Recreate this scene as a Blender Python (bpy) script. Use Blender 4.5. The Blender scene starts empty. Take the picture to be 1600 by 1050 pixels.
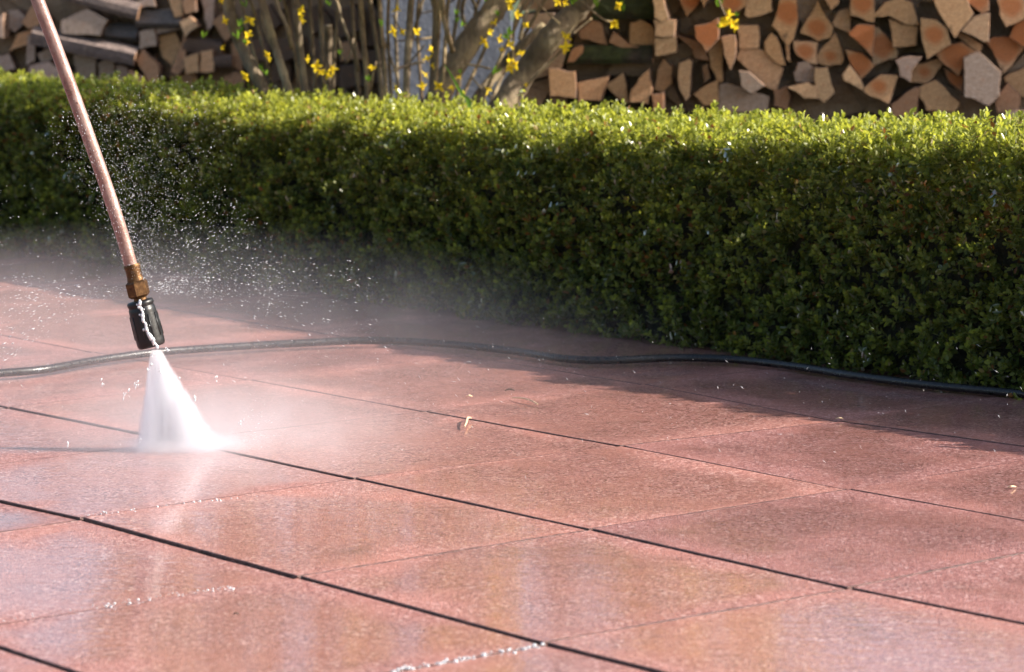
import bpy, math, random
import numpy as np
from mathutils import Vector, Matrix

# ------------------------------------------------------------------ camera, sky, sun
sc = bpy.context.scene
COL = sc.collection
R = math.radians
random.seed(7)
rng = np.random.default_rng(11)

F, PITCH, CAMH, SLAB = 5332.12, 0.1283, 0.68976, 0.4
cam_data = bpy.data.cameras.new("camera")
cam = bpy.data.objects.new("camera", cam_data)
COL.objects.link(cam)
cam.location = (0, 0, CAMH)
cam.rotation_euler = (math.pi / 2 - PITCH, 0, 0)
cam_data.sensor_width = 36
cam_data.lens = F / 1600 * 36
cam_data.clip_start = 0.1
cam_data.clip_end = 2000
cam_data.dof.use_dof = True
cam_data.dof.focus_distance = 4.25
cam_data.dof.aperture_fstop = 10.5
sc.camera = cam

SUN_AZ, SUN_EL = R(98), R(32)          # to the right of the view direction, above the horizon
world = bpy.data.worlds.new("World")
sc.world = world
world.use_nodes = True
wn = world.node_tree.nodes
wl = world.node_tree.links
sky = wn.new("ShaderNodeTexSky")
sky.sky_type = 'NISHITA'
sky.sun_disc = False
sky.sun_elevation = SUN_EL
sky.sun_rotation = SUN_AZ
sky.air_density = 1.0
sky.dust_density = 2.5
sky.ozone_density = 1.0
wl.new(sky.outputs[0], wn["Background"].inputs[0])
wn["Background"].inputs[1].default_value = 0.105

sun_data = bpy.data.lights.new("sun", 'SUN')
sun = bpy.data.objects.new("sun", sun_data)
COL.objects.link(sun)
sun_data.energy = 5.0
sun_data.angle = R(0.53)
sun_data.color = (1.0, 0.93, 0.83)
to_sun = Vector((math.sin(SUN_AZ) * math.cos(SUN_EL), math.cos(SUN_AZ) * math.cos(SUN_EL), math.sin(SUN_EL)))
sun.rotation_euler = to_sun.to_track_quat('Z', 'Y').to_euler()
sun.location = to_sun * 20

sc.view_settings.view_transform = 'Standard'
sc.view_settings.look = 'None'
sc.view_settings.gamma = 1
sc.view_settings.use_curve_mapping = False
sc.view_settings.exposure = 1.18
sc.cycles.use_denoising = True
sc.cycles.use_adaptive_sampling = True
sc.cycles.adaptive_threshold = 0.01
sc.cycles.max_bounces = 8
sc.cycles.volume_bounces = 4
sc.cycles.transparent_max_bounces = 8
sc.cycles.sample_clamp_indirect = 6
sc.cycles.volume_step_rate = 1.0

# ------------------------------------------------------------------ helpers
def ray(u, v):
    a = (u - 800) / F
    b = -(v - 525) / F
    return Vector((a, math.cos(PITCH) + b * math.sin(PITCH), -math.sin(PITCH) + b * math.cos(PITCH)))

CAM = Vector((0, 0, CAMH))
def ground(u, v, z=0.0):
    d = ray(u, v)
    return CAM + d * ((z - CAMH) / d.z)
def at_y(u, v, y):
    d = ray(u, v)
    return CAM + d * (y / d.y)
def on_plane(u, v, p0, n):
    d = ray(u, v)
    return CAM + d * ((p0 - CAM).dot(n) / d.dot(n))
def to_px(p):
    q = Vector(p) - CAM
    z = q.y * math.cos(PITCH) - q.z * math.sin(PITCH)
    up = q.y * math.sin(PITCH) + q.z * math.cos(PITCH)
    return 800 + F * q.x / z, 525 - F * up / z

def empty(name, loc):
    o = bpy.data.objects.new(name, None)
    COL.objects.link(o)
    o.location = loc
    o.empty_display_size = 0.05
    return o
def tag(o, label=None, cat=None, group=None, kind=None):
    if label: o["label"] = label
    if cat: o["category"] = cat
    if group: o["group"] = group
    if kind: o["kind"] = kind
    return o
def link(name, me, mats, parent=None, loc=None, smooth=False):
    o = bpy.data.objects.new(name, me)
    COL.objects.link(o)
    for m in (mats if isinstance(mats, (list, tuple)) else [mats]):
        if m.name not in [x.name for x in me.materials if x]:
            me.materials.append(m)
    if parent is not None:
        o.parent = parent
    if loc is not None:
        o.location = loc
    if smooth:
        me.polygons.foreach_set("use_smooth", np.ones(len(me.polygons), dtype=bool))
    return o
def mesh(name, verts, faces):
    me = bpy.data.meshes.new(name)
    me.from_pydata([tuple(v) for v in verts], [], faces)
    me.update()
    return me
def np_tri_mesh(name, V, T, attrs=()):
    """fast mesh from numpy vertices and triangles; attrs: (name, rgba per vertex)"""
    me = bpy.data.meshes.new(name)
    V = np.ascontiguousarray(V, dtype=np.float32)
    T = np.ascontiguousarray(T, dtype=np.int32)
    me.vertices.add(len(V)); me.vertices.foreach_set("co", V.ravel())
    me.loops.add(T.size); me.loops.foreach_set("vertex_index", T.ravel())
    me.polygons.add(len(T))
    me.polygons.foreach_set("loop_start", np.arange(0, T.size, 3, dtype=np.int32))
    me.polygons.foreach_set("loop_total", np.full(len(T), 3, dtype=np.int32))
    for nm, c in attrs:
        a = me.attributes.new(nm, 'FLOAT_COLOR', 'POINT')
        a.data.foreach_set("color", np.ascontiguousarray(c, dtype=np.float32).ravel())
    me.update()
    me.validate()
    return me

def tube_geo(pts, rads, seg=8, cap=True, jitter=0.0):
    """swept tube; returns verts, faces"""
    pts = [Vector(p) for p in pts]
    V, Fc = [], []
    n = len(pts)
    ref = None
    for i, p in enumerate(pts):
        t = (pts[min(i + 1, n - 1)] - pts[max(i - 1, 0)]).normalized()
        if ref is None:
            ref = t.orthogonal().normalized()
        a = (ref - t * ref.dot(t)).normalized()
        ref = a
        b = t.cross(a)
        for k in range(seg):
            th = 2 * math.pi * k / seg
            r = rads[i] * (1 + random.uniform(-jitter, jitter))
            V.append(p + a * (r * math.cos(th)) + b * (r * math.sin(th)))
    for i in range(n - 1):
        for k in range(seg):
            k2 = (k + 1) % seg
            Fc.append((i * seg + k, i * seg + k2, (i + 1) * seg + k2, (i + 1) * seg + k))
    if cap:
        Fc.append(tuple(range(seg))[::-1])
        Fc.append(tuple((n - 1) * seg + k for k in range(seg)))
    return V, Fc
def spline(pts, n):
    """Catmull-Rom resampling"""
    P = [Vector(p) for p in pts]
    P = [P[0] * 2 - P[1]] + P + [P[-1] * 2 - P[-2]]
    out = []
    m = len(P) - 3
    for k in range(n):
        t = k / (n - 1) * m
        i = min(int(t), m - 1)
        t -= i
        a, b, c, d = P[i:i + 4]
        out.append(0.5 * ((2 * b) + (c - a) * t + (2 * a - 5 * b + 4 * c - d) * t * t + (3 * b - a - 3 * c + d) * t ** 3))
    return out
def lathe(profile, axis_p, axis_d, seg=24):
    """profile: list of (distance along axis, radius)"""
    d = Vector(axis_d).normalized()
    a = d.orthogonal().normalized(); b = d.cross(a)
    V, Fc = [], []
    for (s, r) in profile:
        for k in range(seg):
            th = 2 * math.pi * k / seg
            V.append(Vector(axis_p) + d * s + a * (r * math.cos(th)) + b * (r * math.sin(th)))
    for i in range(len(profile) - 1):
        for k in range(seg):
            k2 = (k + 1) % seg
            Fc.append((i * seg + k, i * seg + k2, (i + 1) * seg + k2, (i + 1) * seg + k))
    Fc.append(tuple(range(seg))[::-1])
    Fc.append(tuple((len(profile) - 1) * seg + k for k in range(seg)))
    return V, Fc

# ------------------------------------------------------------------ materials
class NT:
    def __init__(self, name):
        self.m = bpy.data.materials.new(name)
        self.m.use_nodes = True
        self.t = self.m.node_tree
        self.bsdf = self.t.nodes.get("Principled BSDF")
        self.out = self.t.nodes.get("Material Output")
    def n(self, typ, **kw):
        x = self.t.nodes.new(typ)
        for k, v in kw.items():
            if k == 'inp':
                for kk, vv in v.items():
                    if isinstance(vv, bpy.types.NodeSocket): self.t.links.new(vv, x.inputs[kk])
                    else: x.inputs[kk].default_value = vv
            else:
                setattr(x, k, v)
        return x
    def l(self, a, b): self.t.links.new(a, b)
    def coord(self, which='Object'):
        return self.n("ShaderNodeTexCoord").outputs[which]
    def noise(self, vec, scale, detail=4, rough=0.55, dist=0.0):
        return self.n("ShaderNodeTexNoise", inp={'Vector': vec, 'Scale': scale, 'Detail': detail, 'Roughness': rough, 'Distortion': dist}).outputs['Fac']
    def ramp(self, fac, stops, interp='LINEAR'):
        x = self.n("ShaderNodeValToRGB", inp={'Fac': fac})
        cr = x.color_ramp
        cr.interpolation = interp
        while len(cr.elements) < len(stops): cr.elements.new(0.5)
        for e, (p, c) in zip(cr.elements, stops):
            e.position = p
            e.color = (c[0], c[1], c[2], 1) if not isinstance(c, (int, float)) else (c, c, c, 1)
        return x.outputs['Color']
    def mix(self, fac, a, b, mode='MIX'):
        x = self.n("ShaderNodeMix", data_type='RGBA', blend_type=mode)
        for i, v in ((0, fac), (6, a), (7, b)):
            if isinstance(v, bpy.types.NodeSocket): self.l(v, x.inputs[i])
            else: x.inputs[i].default_value = v if i == 0 else (v[0], v[1], v[2], 1)
        return x.outputs[2]
    def math(self, op, a, b=None, c=None, clamp=False):
        x = self.n("ShaderNodeMath", operation=op, use_clamp=clamp)
        for i, v in enumerate((a, b, c)):
            if v is None: continue
            if isinstance(v, bpy.types.NodeSocket): self.l(v, x.inputs[i])
            else: x.inputs[i].default_value = v
        return x.outputs[0]
    def maprange(self, v, a, b, c=0.0, d=1.0, smooth=True):
        x = self.n("ShaderNodeMapRange", inp={'Value': v, 'From Min': a, 'From Max': b, 'To Min': c, 'To Max': d})
        x.interpolation_type = 'SMOOTHSTEP' if smooth else 'LINEAR'
        return x.outputs[0]
    def bump(self, h, dist, strength=1.0, normal=None):
        x = self.n("ShaderNodeBump", inp={'Height': h, 'Distance': dist, 'Strength': strength})
        if normal is not None: self.l(normal, x.inputs['Normal'])
        return x.outputs[0]
    def set(self, **kw):
        for k, v in kw.items():
            k = k.replace('_', ' ')
            if isinstance(v, bpy.types.NodeSocket): self.l(v, self.bsdf.inputs[k])
            else: self.bsdf.inputs[k].default_value = v
        return self.m

def mat_slab():
    t = NT("wet_red_concrete")
    geo = t.n("ShaderNodeNewGeometry").outputs['Position']
    rnd = t.n("ShaderNodeObjectInfo").outputs['Random']
    off = t.n("ShaderNodeVectorMath", operation='SCALE', inp={'Scale': 37.0})
    cmb = t.n("ShaderNodeCombineXYZ", inp={'X': rnd, 'Y': rnd, 'Z': rnd})
    t.l(cmb.outputs[0], off.inputs[0])
    vec = t.n("ShaderNodeVectorMath", operation='ADD')
    t.l(geo, vec.inputs[0]); t.l(off.outputs[0], vec.inputs[1])
    P = vec.outputs[0]
    # colour: aggregate grain, larger blotches, per-slab tint
    g1 = t.n("ShaderNodeTexVoronoi", inp={'Vector': P, 'Scale': 330.0})
    grain = t.ramp(g1.outputs['Color'], [(0.0, (0.16, 0.062, 0.052)), (0.4, (0.32, 0.138, 0.118)), (0.75, (0.45, 0.225, 0.197)), (1.0, (0.70, 0.49, 0.45))])
    big = t.noise(P, 9.0, 5, 0.6)
    mid = t.noise(P, 45.0, 4, 0.6)
    c = t.mix(t.maprange(big, 0.35, 0.7), grain, t.mix(0.5, grain, (0.42, 0.175, 0.135)))
    c = t.mix(t.maprange(mid, 0.55, 0.75, 0.0, 0.35), c, (0.15, 0.05, 0.04))
    tint = t.ramp(rnd, [(0.0, (0.80, 0.78, 0.80)), (0.5, (0.98, 0.97, 0.95)), (1.0, (1.10, 1.08, 1.02))])
    c = t.mix(1.0, c, tint, 'MULTIPLY')
    # dirt stains
    st = t.noise(P, 3.2, 6, 0.65, 0.6)
    c = t.mix(t.maprange(st, 0.54, 0.72, 0.0, 0.5), c, (0.16, 0.075, 0.06))
    # standing water film: where the film closes over the grain the surface is smooth
    wv = t.n("ShaderNodeVectorMath", operation='MULTIPLY', inp={1: (1.0, 0.75, 1.0)})
    t.l(geo, wv.inputs[0])
    w = t.noise(wv.outputs[0], 4.0, 5, 0.62, 0.4)
    so = t.n("ShaderNodeSeparateXYZ", inp={0: t.coord()})
    cy, sy = math.cos(-0.875), math.sin(-0.875)
    lx = t.math('ABSOLUTE', t.math('ADD', t.math('MULTIPLY', so.outputs[0], cy), t.math('MULTIPLY', so.outputs[1], sy)))
    ly = t.math('ABSOLUTE', t.math('ADD', t.math('MULTIPLY', so.outputs[0], -sy), t.math('MULTIPLY', so.outputs[1], cy)))
    edge = t.math('DIVIDE', t.math('MAXIMUM', lx, ly), 0.2)
    edge = t.math('ADD', edge, t.math('MULTIPLY_ADD', t.noise(geo, 40.0, 4, 0.65), 0.05, -0.025))
    inner = t.maprange(edge, 0.55, 1.0, 0.10, -0.10)
    slabw = t.math('MULTIPLY_ADD', rnd, 0.14, -0.05)
    film = t.maprange(t.math('ADD', t.math('ADD', w, slabw), inner), 0.30, 0.62)
    rough = t.math('MULTIPLY_ADD', mid, 0.2, 0.30)
    rough = t.math('MAXIMUM', rough, t.maprange(edge, 0.98, 1.01, 0.0, 0.4))
    gb = t.noise(P, 380.0, 3, 0.65)
    b1 = t.bump(gb, 0.0026, 0.9)
    # ripples on the water film
    rv = t.n("ShaderNodeVectorMath", operation='MULTIPLY', inp={1: (30.0, 80.0, 30.0)})
    t.l(geo, rv.inputs[0])
    rip = t.noise(rv.outputs[0], 1.0, 3, 0.55, 0.5)
    fine = t.noise(geo, 210.0, 2, 0.5)
    cn = t.bump(fine, 0.00007, 1.0, t.bump(rip, 0.00036, 1.0))
    t.set(Base_Color=c, Roughness=rough, Normal=b1, IOR=1.40)
    t.set(Coat_Weight=t.math('MULTIPLY', film, t.maprange(edge, 0.97, 1.01, 1.0, 0.6)), Coat_Roughness=t.math('MULTIPLY_ADD', film, -0.12, 0.155), Coat_IOR=1.36, Coat_Normal=cn)
    return t.m
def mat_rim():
    t = NT("dark_slab_edge")  # darker mottled red-brown on slab sides and rims, so joints read as dark lines
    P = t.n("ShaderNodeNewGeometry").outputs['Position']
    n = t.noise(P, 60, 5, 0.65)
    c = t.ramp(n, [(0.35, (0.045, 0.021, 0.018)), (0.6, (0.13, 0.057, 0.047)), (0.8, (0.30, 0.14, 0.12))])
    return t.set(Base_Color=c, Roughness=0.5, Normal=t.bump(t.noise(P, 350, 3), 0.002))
def mat_bed():
    t = NT("wet_joint_sand")
    P = t.n("ShaderNodeNewGeometry").outputs['Position']
    c = t.ramp(t.noise(P, 160, 4), [(0.3, (0.018, 0.010, 0.009)), (0.7, (0.055, 0.032, 0.027))])
    return t.set(Base_Color=c, Roughness=0.35, Normal=t.bump(t.noise(P, 300, 3), 0.003))
def mat_soil():
    t = NT("garden_soil")
    P = t.n("ShaderNodeNewGeometry").outputs['Position']
    c = t.ramp(t.noise(P, 14, 8, 0.65), [(0.3, (0.02, 0.014, 0.010)), (0.7, (0.075, 0.052, 0.036))])
    return t.set(Base_Color=c, Roughness=0.9, Normal=t.bump(t.noise(P, 30, 6, .7), 0.03))
def mat_lawn():
    t = NT("lawn_ground")
    P = t.n("ShaderNodeNewGeometry").outputs['Position']
    c = t.ramp(t.noise(P, 6, 8, 0.7), [(0.3, (0.025, 0.045, 0.012)), (0.7, (0.07, 0.10, 0.025))])
    return t.set(Base_Color=c, Roughness=0.95)
def mat_wall():
    t = NT("grey_blue_render")
    P = t.coord()
    c = t.ramp(t.noise(P, 5, 7, 0.65), [(0.3, (0.16, 0.175, 0.215)), (0.7, (0.23, 0.245, 0.29))])
    return t.set(Base_Color=c, Roughness=0.85, Normal=t.bump(t.noise(P, 120, 4), 0.003))
def mat_leaf():
    t = NT("box_leaf")
    col = t.n("ShaderNodeAttribute", attribute_name="leaf_colour").outputs['Color']
    dif = t.n("ShaderNodeBsdfDiffuse", inp={'Color': col})
    warm = t.mix(1.0, col, (2.05, 1.9, 1.1), 'MULTIPLY')
    tr = t.n("ShaderNodeBsdfTranslucent", inp={'Color': warm})
    m1 = t.n("ShaderNodeMixShader", inp={'Fac': 0.55})
    t.l(dif.outputs[0], m1.inputs[1]); t.l(tr.outputs[0], m1.inputs[2])
    gl = t.n("ShaderNodeBsdfGlossy", inp={'Roughness': 0.40, 'Color': (1, 0.98, 0.9, 1)})
    fr = t.n("ShaderNodeFresnel", inp={'IOR': 1.42})
    m2 = t.n("ShaderNodeMixShader")
    t.l(t.math('MULTIPLY', fr.outputs[0], 0.32), m2.inputs[0])
    t.l(m1.outputs[0], m2.inputs[1]); t.l(gl.outputs[0], m2.inputs[2])
    t.l(m2.outputs[0], t.out.inputs[0])
    return t.m
def mat_petal(name, rgb):
    t = NT(name)
    P = t.coord()
    c = t.mix(t.noise(P, 180, 3), rgb, (rgb[0] * .85, rgb[1] * .72, rgb[2] * .6))
    dif = t.n("ShaderNodeBsdfDiffuse", inp={'Color': c})
    tr = t.n("ShaderNodeBsdfTranslucent", inp={'Color': c})
    m1 = t.n("ShaderNodeMixShader", inp={'Fac': 0.45})
    t.l(dif.outputs[0], m1.inputs[1]); t.l(tr.outputs[0], m1.inputs[2])
    t.l(m1.outputs[0], t.out.inputs[0])
    return t.m
def mat_bark(name, a, b, scale=60):
    t = NT(name)
    P = t.coord()
    st = t.n("ShaderNodeVectorMath", operation='MULTIPLY', inp={1: (1, 1, 0.25)})
    t.l(P, st.inputs[0])
    n1 = t.noise(st.outputs[0], scale, 6, 0.65)
    n2 = t.noise(P, scale * 0.2, 4, 0.6)
    c = t.mix(t.maprange(n2, 0.45, 0.65), t.ramp(n1, [(0.3, a), (0.7, b)]), (b[0] * 1.15, b[1] * 1.2, b[2] * 1.1))
    return t.set(Base_Color=c, Roughness=0.85, Normal=t.bump(n1, 0.010))
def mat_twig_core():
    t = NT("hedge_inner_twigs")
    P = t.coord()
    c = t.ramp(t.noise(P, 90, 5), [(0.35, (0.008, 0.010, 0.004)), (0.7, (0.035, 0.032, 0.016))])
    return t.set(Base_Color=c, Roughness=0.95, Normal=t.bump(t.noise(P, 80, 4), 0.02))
def mat_end():
    """cut face of a split log: tint in the object's colour, radius of the orange heart in its alpha"""
    t = NT("split_log_cut_face")
    oi = t.n("ShaderNodeObjectInfo")
    P = t.coord()
    flat = t.n("ShaderNodeVectorMath", operation='MULTIPLY', inp={1: (1, 0, 1)})
    t.l(P, flat.inputs[0])
    wob = t.noise(P, 30, 3)
    r = t.math('ADD', t.n("ShaderNodeVectorMath", operation='LENGTH', inp={0: flat.outputs[0]}).outputs['Value'], t.math('MULTIPLY_ADD', wob, 0.020, -0.010))
    rings = t.math('SINE', t.math('MULTIPLY', r, 900.0))
    grain = t.noise(P, 140, 5, 0.7)
    pale = t.mix(t.maprange(grain, 0.3, 0.7), oi.outputs['Color'], t.mix(1.0, oi.outputs['Color'], (0.72, 0.66, 0.60), 'MULTIPLY'))
    heart = t.maprange(t.math('SUBTRACT', r, oi.outputs['Alpha']), -0.010, 0.007, 1.0, 0.0)
    c = t.mix(t.math('MULTIPLY', heart, 0.82), pale, (0.50, 0.145, 0.035))
    c = t.mix(t.maprange(rings, 0.2, 1.0, 0.0, 0.32), c, (0.20, 0.10, 0.05))
    saw = t.n("ShaderNodeVectorMath", operation='MULTIPLY', inp={1: (1.0, 1.0, 7.0)})
    t.l(P, saw.inputs[0])
    s = t.noise(saw.outputs[0], 45, 4, 0.6)
    c = t.mix(t.maprange(s, 0.58, 0.75, 0, 0.35), c, (0.16, 0.10, 0.07))
    cr = t.noise(P, 18, 6, 0.75, 1.5)
    c = t.mix(t.maprange(cr, 0.60, 0.66, 0, 0.65), c, (0.06, 0.04, 0.03))
    return t.set(Base_Color=c, Roughness=0.85, Normal=t.bump(s, 0.002))
def mat_side():
    t = NT("split_log_side")
    oi = t.n("ShaderNodeObjectInfo")
    P = t.coord()
    st = t.n("ShaderNodeVectorMath", operation='MULTIPLY', inp={1: (1, 0.10, 1)})
    t.l(P, st.inputs[0])
    g = t.noise(st.outputs[0], 130, 6, 0.65)
    b = t.noise(P, 12, 5, 0.6)
    wood = t.mix(t.maprange(g, 0.3, 0.7), t.mix(1.0, oi.outputs['Color'], (0.55, 0.45, 0.38), 'MULTIPLY'), (0.17, 0.10, 0.065))
    c = t.mix(t.maprange(b, 0.4, 0.55), wood, (0.15, 0.095, 0.068))
    return t.set(Base_Color=c, Roughness=0.9, Normal=t.bump(g, 0.006))
def mat_mossy():
    t = NT("mossy_bark")
    P = t.coord()
    g = t.noise(P, 60, 6, 0.7)
    m = t.noise(P, 11, 5, 0.6)
    c = t.mix(t.maprange(m, 0.40, 0.62), t.ramp(g, [(0.3, (0.02, 0.014, 0.010)), (0.7, (0.07, 0.05, 0.038))]), t.ramp(g, [(0.3, (0.020, 0.026, 0.008)), (0.7, (0.06, 0.075, 0.02))]))
    return t.set(Base_Color=c, Roughness=0.95, Normal=t.bump(g, 0.008))
def mat_weathered():
    t = NT("weathered_grey_wood")
    P = t.coord()
    st = t.n("ShaderNodeVectorMath", operation='MULTIPLY', inp={1: (1, 0.08, 1)})
    t.l(P, st.inputs[0])
    g = t.noise(st.outputs[0], 110, 6, 0.65)
    c = t.ramp(g, [(0.25, (0.11, 0.08, 0.068)), (0.6, (0.25, 0.185, 0.16)), (0.85, (0.34, 0.26, 0.225))])
    return t.set(Base_Color=c, Roughness=0.9, Normal=t.bump(g, 0.006))
def mat_tube():
    t = NT("worn_copper_tube")
    P = t.coord()
    n = t.noise(P, 35, 5, 0.65)
    sp = t.noise(P, 160, 4, 0.6)
    c = t.mix(t.maprange(n, 0.35, 0.7), (0.25, 0.135, 0.11), (0.37, 0.25, 0.215))
    c = t.mix(t.maprange(sp, 0.62, 0.72, 0, 0.8), c, (0.10, 0.03, 0.02))
    return t.set(Base_Color=c, Metallic=0.4, Roughness=t.maprange(n, 0.3, 0.7, 0.25, 0.40), Normal=t.bump(sp, 0.0008))
def mat_brass():
    t = NT("tarnished_brass")
    P = t.coord()
    n = t.noise(P, 90, 5, 0.65)
    c = t.ramp(n, [(0.3, (0.045, 0.022, 0.010)), (0.55, (0.115, 0.058, 0.022)), (0.8, (0.22, 0.12, 0.045))])
    return t.set(Base_Color=c, Metallic=0.75, Roughness=0.5, Normal=t.bump(n, 0.0008))
def mat_black(name="black_rubber", rough=0.3, base=0.012):
    t = NT(name)
    P = t.coord()
    n = t.noise(P, 60, 5, 0.65)
    c = t.ramp(n, [(0.3, (base * .7, base * .75, base * .8)), (0.75, (base * 1.6, base * 1.6, base * 1.7))])
    return t.set(Base_Color=c, Roughness=t.maprange(n, 0.3, 0.7, rough * .75, rough * 1.35), Normal=t.bump(n, 0.0005), IOR=1.45)
def mat_hose():
    t = NT("wet_black_hose")
    P = t.n("ShaderNodeNewGeometry").outputs['Position']
    n = t.noise(P, 120, 5, 0.65)
    c = t.ramp(n, [(0.3, (0.006, 0.006, 0.006)), (0.75, (0.014, 0.013, 0.013))])
    return t.set(Base_Color=c, Roughness=t.maprange(n, 0.35, 0.65, 0.22, 0.45), Normal=t.bump(n, 0.0008), IOR=1.45)
def mat_drops():
    """aerated water drop: scatters sunlight and glints"""
    t = NT("airborne_water")
    dif = t.n("ShaderNodeBsdfDiffuse", inp={'Color': (0.9, 0.92, 0.95, 1)})
    tr = t.n("ShaderNodeBsdfTranslucent", inp={'Color': (0.9, 0.92, 0.95, 1)})
    m1 = t.n("ShaderNodeMixShader", inp={'Fac': 0.6})
    t.l(dif.outputs[0], m1.inputs[1]); t.l(tr.outputs[0], m1.inputs[2])
    gl = t.n("ShaderNodeBsdfGlossy", inp={'Roughness': 0.35})
    m2 = t.n("ShaderNodeMixShader", inp={'Fac': 0.3})
    t.l(m1.outputs[0], m2.inputs[1]); t.l(gl.outputs[0], m2.inputs[2])
    t.l(m2.outputs[0], t.out.inputs[0])
    return t.m
def mat_bead():
    t = NT("water_bead")
    return t.set(Base_Color=(0.85, 0.87, 0.9, 1), Roughness=0.06, IOR=1.4, Transmission_Weight=0.45, Specular_IOR_Level=0.8)
def mat_volume(name, density_fn, aniso=0.35, colour=(0.96, 0.96, 1.0)):
    t = NT(name)
    t.t.nodes.remove(t.bsdf)
    v = t.n("ShaderNodeVolumePrincipled")
    v.inputs['Color'].default_value = (*colour, 1)
    v.inputs['Anisotropy'].default_value = aniso
    t.l(density_fn(t), v.inputs['Density'])
    t.l(v.outputs[0], t.out.inputs['Volume'])
    return t.m
def mat_flat(name, rgb, rough=0.7, var=0.3):
    t = NT(name)
    n = t.noise(t.coord(), 120, 4)
    c = t.ramp(n, [(0.3, tuple(x * (1 - var) for x in rgb)), (0.7, tuple(x * (1 + var) for x in rgb))])
    return t.set(Base_Color=c, Roughness=rough)

M_SLAB, M_BED, M_SOIL, M_LAWN, M_WALL = mat_slab(), mat_bed(), mat_soil(), mat_lawn(), mat_wall()
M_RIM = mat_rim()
M_LEAF, M_CORE = mat_leaf(), mat_twig_core()
M_END, M_SIDE, M_MOSS, M_GREY = mat_end(), mat_side(), mat_mossy(), mat_weathered()
M_DROP, M_BEAD = mat_drops(), mat_bead()

# ------------------------------------------------------------------ ground
def plane_obj(name, pts, z, mat):
    o = link(name, mesh(name, [(p[0], p[1], z) for p in pts], [tuple(range(len(pts)))]), mat)
    return tag(o, kind="structure")
lawn = plane_obj("ground", [(-600, -600), (600, -600), (600, 900), (-600, 900)], -0.060, M_LAWN)

# ------------------------------------------------------------------ patio of square slabs
YAW = -0.875
GX0, GY0 = 7.9311, -5.0565
def grid(i, j):
    px, py = (i - GX0) * SLAB, (j - GY0) * SLAB
    return Vector((px * math.cos(YAW) - py * math.sin(YAW), px * math.sin(YAW) + py * math.cos(YAW), 0))
measured = {(0, 0): (125, 808), (1, 0): (465, 901), (2, 0): (850, 1006), (0, 1): (552, 748), (1, 1): (921, 829),
            (2, 1): (1325, 922), (1, 2): (1325, 768), (0, 2): (970, 698), (0, 3): (1310, 660), (-1, 2): (662, 643), (-1, 1): (275, 688)}
def corner(i, j):
    g = grid(i, j)
    if (i, j) in measured:
        return ground(*measured[(i, j)])
    r = random.Random(i * 91 + j * 7)
    return g + Vector((r.uniform(-1, 1), r.uniform(-1, 1), 0)) * 0.004

# hedge line on the ground: its front foot
HA, HB = ground(0, 388), ground(1600, 626)
HDIR = (HB - HA).normalized()
HNRM = Vector((HDIR.y, -HDIR.x, 0))            # towards the camera
if HNRM.y > 0: HNRM = -HNRM
HLEN = (HB - HA).length

patio = plane_obj("patio", [(-6, 0.3), (6, 0.3), (6, 20), (-6, 20)], -0.030, M_BED)
row_z = {-2: -0.004, -1: -0.0024, 0: 0.0, 1: 0.0016, 2: 0.002}
n_slab = 0
for i in range(-14, 8):
    for j in range(-6, 14):
        c = [corner(i, j), corner(i + 1, j), corner(i + 1, j + 1), corner(i, j + 1)]
        mid = sum(c, Vector()) / 4
        if (mid - HA).dot(HNRM) < -0.42: continue         # behind the hedge is soil
        if mid.y < 1.6 or mid.y > 9.5 or abs(mid.x) > 0.30 * mid.y + 0.55: continue
        r = random.Random(i * 131 + j * 17 + 5)
        ga0 = {0: .0008, 1: .0006, -1: .0008}.get(j, .0006); ga1 = {0: .0008, 1: .0006, -1: .0008}.get(j + 1, .0006); gap_b = 0.0016
        # inset: edges along i are the dark wide joints, edges along j the narrow ones
        ex = (c[1] - c[0]).normalized(); ey = (c[3] - c[0]).normalized()
        q = [c[0] + ex * gap_b + ey * ga0, c[1] - ex * gap_b + ey * ga0, c[2] - ex * gap_b - ey * ga1, c[3] + ex * gap_b - ey * ga1]
        z0 = row_z.get(j, 0.002 if j > 2 else -0.005) + 0.0010 * max(-4, min(4, i)) + r.uniform(-0.0003, 0.0003)
        tz = [z0 + r.uniform(-0.0004, 0.0004) for _ in range(4)]
        NSEG = 9
        outer = []
        for k in range(4):
            a, b = q[k], q[(k + 1) % 4]
            for s in range(NSEG):
                f = s / NSEG
                p = a.lerp(b, f)
                z = tz[k] + (tz[(k + 1) % 4] - tz[k]) * f
                ch = r.uniform(0, 1) ** 4 * 0.0014
                w = (mid - p).normalized()
                if s == 0: p = p + w * 0.0012
                outer.append((p + w * (ch + r.uniform(0, 0.0006)), z, w, ch))
        V, Fc = [], []
        N = len(outer)
        for (p, z, w, ch) in outer: V.append((p.x - mid.x, p.y - mid.y, -0.045))
        for (p, z, w, ch) in outer: V.append((p.x - mid.x, p.y - mid.y, z - 0.0008 - ch * .6))
        for (p, z, w, ch) in outer:
            pi = p + w * 0.0003
            V.append((pi.x - mid.x, pi.y - mid.y, z - 0.0003))
        for (p, z, w, ch) in outer:
            pi = p + w * 0.0020
            V.append((pi.x - mid.x, pi.y - mid.y, z))
        for ring in range(3):
            for k in range(N):
                k2 = (k + 1) % N
                Fc.append((ring * N + k, ring * N + k2, (ring + 1) * N + k2, (ring + 1) * N + k))
        V.append((0, 0, sum(tz) / 4))
        cc = len(V) - 1
        for k in range(N):
            Fc.append((3 * N + k, 3 * N + (k + 1) % N, cc))
        me_ = mesh("paving_slab", V, Fc)
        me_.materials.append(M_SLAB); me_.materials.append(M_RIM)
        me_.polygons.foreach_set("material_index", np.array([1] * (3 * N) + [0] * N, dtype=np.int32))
        o = link("paving_slab", me_, M_SLAB, patio, (mid.x, mid.y, 0))
        n_slab += 1

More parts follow.
